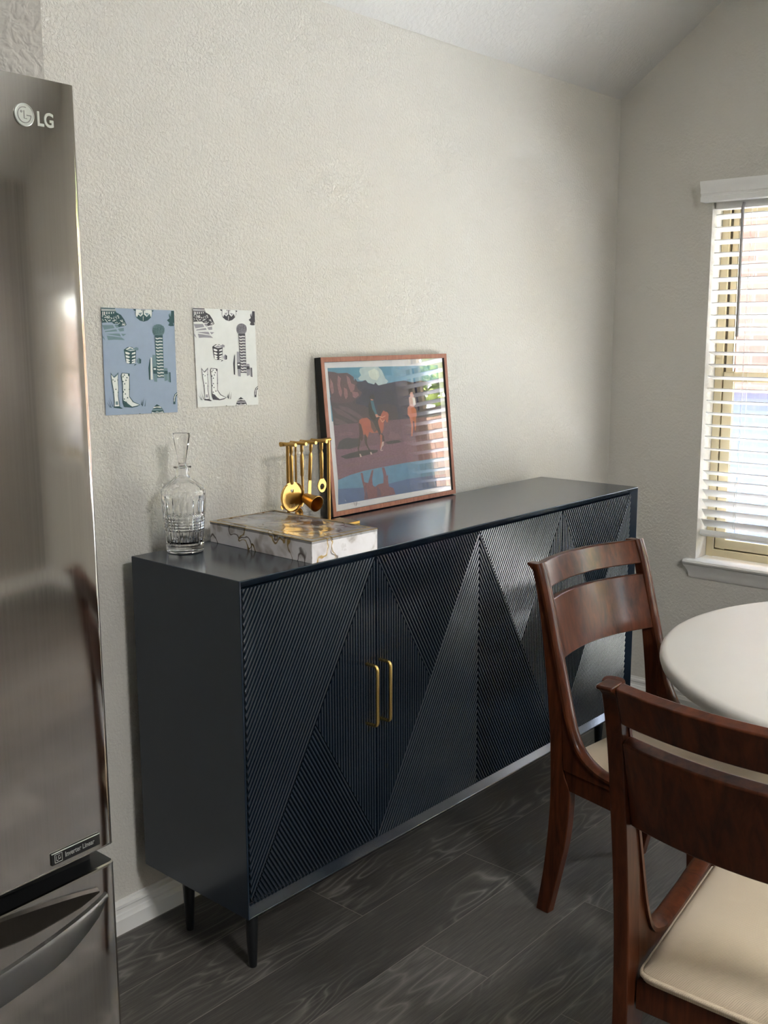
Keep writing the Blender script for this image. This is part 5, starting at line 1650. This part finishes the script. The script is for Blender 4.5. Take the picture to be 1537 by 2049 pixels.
for k in range(4):
    a = PI / 4 + k * PI / 2
    mb = MB()
    ca, sa = math.cos(a), math.sin(a)
    rings = []
    for r_, zt, zb, w in ((.12, .11, .03, .035), (.22, .085, .02, .032), (.32, .055, .0, .028), (.37, .04, 0, .026)):
        rings.append([(r_ * ca - w * sa, r_ * sa + w * ca, zb), (r_ * ca + w * sa, r_ * sa - w * ca, zb), (r_ * ca + w * .8 * sa, r_ * sa - w * .8 * ca, zt), (r_ * ca - w * .8 * sa, r_ * sa + w * .8 * ca, zt)])
    mb.loft(rings)
    mb.build('foot', M['table_base'], tb, bevel=.004)

# ------------------------------------------------------------------ outdoors
mb = MB(); mb.box(XW + TW + .02, 16, -16, 12, -.25, -.12)
o = mb.build('patio_ground', M['concrete'], smooth=0); o['kind'] = 'structure'
mb = MB(); mb.box(-16, XW + TW, -16, YF - TW - .02, -.25, -.12)
o = mb.build('back_patio_ground', M['concrete'], smooth=0); o['kind'] = 'structure'
mb = MB(); mb.box(6.2, 6.4, -1.2, 9.0, -.12, 2.9)
o = mb.build('wall_neighbour', M['brick'], smooth=0); o['kind'] = 'structure'
gc = MB()
rings = []
for z_, a, b in ((-.118, .80, .36), (.55, .80, .36), (.86, .78, .36), (.98, .70, .34), (1.10, .46, .26), (1.15, .26, .14)):
    rg = []
    for k in range(40):
        t = 2 * PI * k / 40
        ct, s_ = math.cos(t), math.sin(t)
        q = (abs(ct) ** 4 + abs(s_) ** 4) ** -.25
        fold = 1 + .035 * math.sin(9 * t + z_ * 3) + .02 * math.sin(17 * t)
        rg.append((b * q * ct * fold, a * q * s_ * fold, z_))
    rings.append(rg)
gc.loft(rings)
o = gc.build('grill_cover', M['tarp'], None, (0, 0, -.118), smooth=60)
o.location = (4.9, 0.55, -.118)
tag(o, 'grey-blue covered grill on the patio seen through the window', 'grill')
o.rotation_euler.z = .2

mb = MB(); mb.box(XW + TW + .001, 3.52, -8.0, 1.0, 2.52, 2.62)
o = mb.build('eave_added', M['soffit'], smooth=0); o['kind'] = 'structure'      # unseen eave, added to keep the sun off the windows

mb = MB(); mb.box(3.53, 6.19, -0.55, 9.0, 2.70, 2.80)
for k in range(14): mb.box(3.53, 6.19, -0.5 + k * .65, -0.45 + k * .65, 2.62, 2.70)
o = mb.build('ceiling_patio', M['soffit'], smooth=0); o['kind'] = 'structure'   # covered part of the patio

# fence at the far side of the yard
fn = empty('wood_fence', (9.5, -6, -.12), 'cedar board fence across the yard outside', 'fence')
mb = MB()
for k in range(80):
    y = -14 + k * .145
    mb.box(9.5, 9.52, y, y + .138, -.12, 1.75 + .01 * (k % 3))
mb.build('fence_boards', M['fence'], fn, tuple(fn.location), smooth=0)
mb = MB()
for z_ in (.2, 1.3): mb.box(9.52, 9.56, -14, -2.4, z_, z_ + .08)
mb.build('fence_rail', M['fence'], fn, tuple(fn.location), smooth=0)

def make_tree(x, y, h, r, label, lm, seed):
    rnd = random.Random(seed)
    root = empty('garden_tree', (x, y, -.12), label, 'tree', 'trees beyond the patio')
    mb = MB(); mb.tube([(0, 0, 0), (.05, .03, h * .4), (.0, .0, h * .75)], [.13, .10, .05], 10)
    mb.build('trunk', M['bark'], root, smooth=50)
    mb = MB()
    for k in range(1500):
        th = rnd.uniform(0, 2 * PI); ph = math.acos(rnd.uniform(-1, 1)); q = r * rnd.uniform(.45, 1.0) ** .6
        c = Vector((q * math.sin(ph) * math.cos(th), q * math.sin(ph) * math.sin(th), h * .68 + .75 * q * math.cos(ph)))
        a = Vector((rnd.uniform(-1, 1), rnd.uniform(-1, 1), rnd.uniform(-1, 1))).normalized()
        b = a.cross(Vector((rnd.uniform(-1, 1), rnd.uniform(-1, 1), 1))).normalized()
        s_ = rnd.uniform(.09, .19)
        mb.face([c - a * s_, c + b * s_ * .5, c + a * s_, c - b * s_ * .5])
    mb.build('foliage', lm, root, smooth=0, merge=False)
make_tree(7.6, -4.6, 4.2, 1.5, 'leafy green tree beyond the patio outside the window', M['leaf'], 1)
make_tree(8.3, -9.6, 4.6, 1.7, 'yellow-green tree further along the fence outside', M['leaf_yellow'], 2)

# ------------------------------------------------------------------ fill lamp added behind the camera, unseen, brightens the low walls
def emit(name, c, s):
    m = bpy.data.materials.new(name); m.use_nodes = True
    nt = m.node_tree; nt.nodes.clear()
    e = N(nt, 'ShaderNodeEmission'); e.inputs['Color'].default_value = c; e.inputs['Strength'].default_value = s
    o = N(nt, 'ShaderNodeOutputMaterial'); nt.links.new(e.outputs[0], o.inputs['Surface'])
    return m
LX, LY, LZ = -0.65, -3.6, 2.85
pn = empty('fill_lamp', (LX, LY, LZ), 'unseen white drum fill lamp added over the kitchen floor', 'lamp')
mb = MB()
mb.lathe([(.32, 0), (.325, 0), (.325, .16), (.02, .175), (.02, .170), (.32, .155)], (0, 0, 0), 48)
mb.build('lamp_shade', M['slat'], pn)
mb = MB(); mb.lathe([(.318, -.007), (.318, -.001)], (0, 0, 0), 48)
mb.build('diffuser', emit('fill_lamp_glow', (1.0, .99, .97, 1), 6.3), pn)
mb = MB(); mb.tube([(0, 0, .17), (0, 0, slope_z(LY) - LZ)], .008, 10)
mb.build('rod', M['steel_edge'], pn)

# ------------------------------------------------------------------ light
w = bpy.data.worlds.new('sky'); SC.world = w; w.use_nodes = True
nt = w.node_tree
bg = nt.nodes['Background']
sky = nt.nodes.new('ShaderNodeTexSky')
sky.sky_type = 'NISHITA'
sky.sun_disc = False
sky.sun_elevation = math.radians(48)
sky.sun_rotation = math.radians(60)
mxs = nt.nodes.new('ShaderNodeMix'); mxs.data_type = 'RGBA'
mxs.inputs[0].default_value = 0.6
nt.links.new(sky.outputs['Color'], mxs.inputs[6]); mxs.inputs[7].default_value = (3.0, 3.1, 3.25, 1)   # bright haze in the sky
nt.links.new(mxs.outputs[2], bg.inputs['Color'])
bg.inputs['Strength'].default_value = 0.32

sun = bpy.data.lights.new('sun', 'SUN'); sun.energy = 9.0; sun.angle = math.radians(0.6); sun.color = (1.0, 1.0, 1.0)
so = bpy.data.objects.new('sun', sun); COL.objects.link(so)
so.rotation_euler = Vector((-0.40, -0.10, -0.90)).to_track_quat('-Z', 'Y').to_euler()

def portal(name, loc, size, rot):
    l = bpy.data.lights.new(name, 'AREA'); l.shape = 'RECTANGLE'; l.size, l.size_y = size
    l.cycles.is_portal = True
    o = bpy.data.objects.new(name, l); COL.objects.link(o); o.location = loc; o.rotation_euler = rot
for wn in (WIN1, WIN2, WIN3, WIN4):
    portal('window_portal', (XW + TW + .005, (wn[0] + wn[1]) / 2, (wn[2] + wn[3]) / 2), (wn[3] - wn[2], wn[1] - wn[0]), (0, PI / 2, 0))
SC.cycles.max_bounces = 10
SC.cycles.diffuse_bounces = 6
SC.cycles.glossy_bounces = 5
SC.cycles.transmission_bounces = 10
SC.cycles.transparent_max_bounces = 12
SC.cycles.sample_clamp_indirect = 6.0
SC.view_settings.view_transform = 'Standard'
SC.view_settings.look = 'None'
SC.view_settings.gamma = 1.0
SC.view_settings.use_curve_mapping = False
SC.view_settings.exposure = 4.08
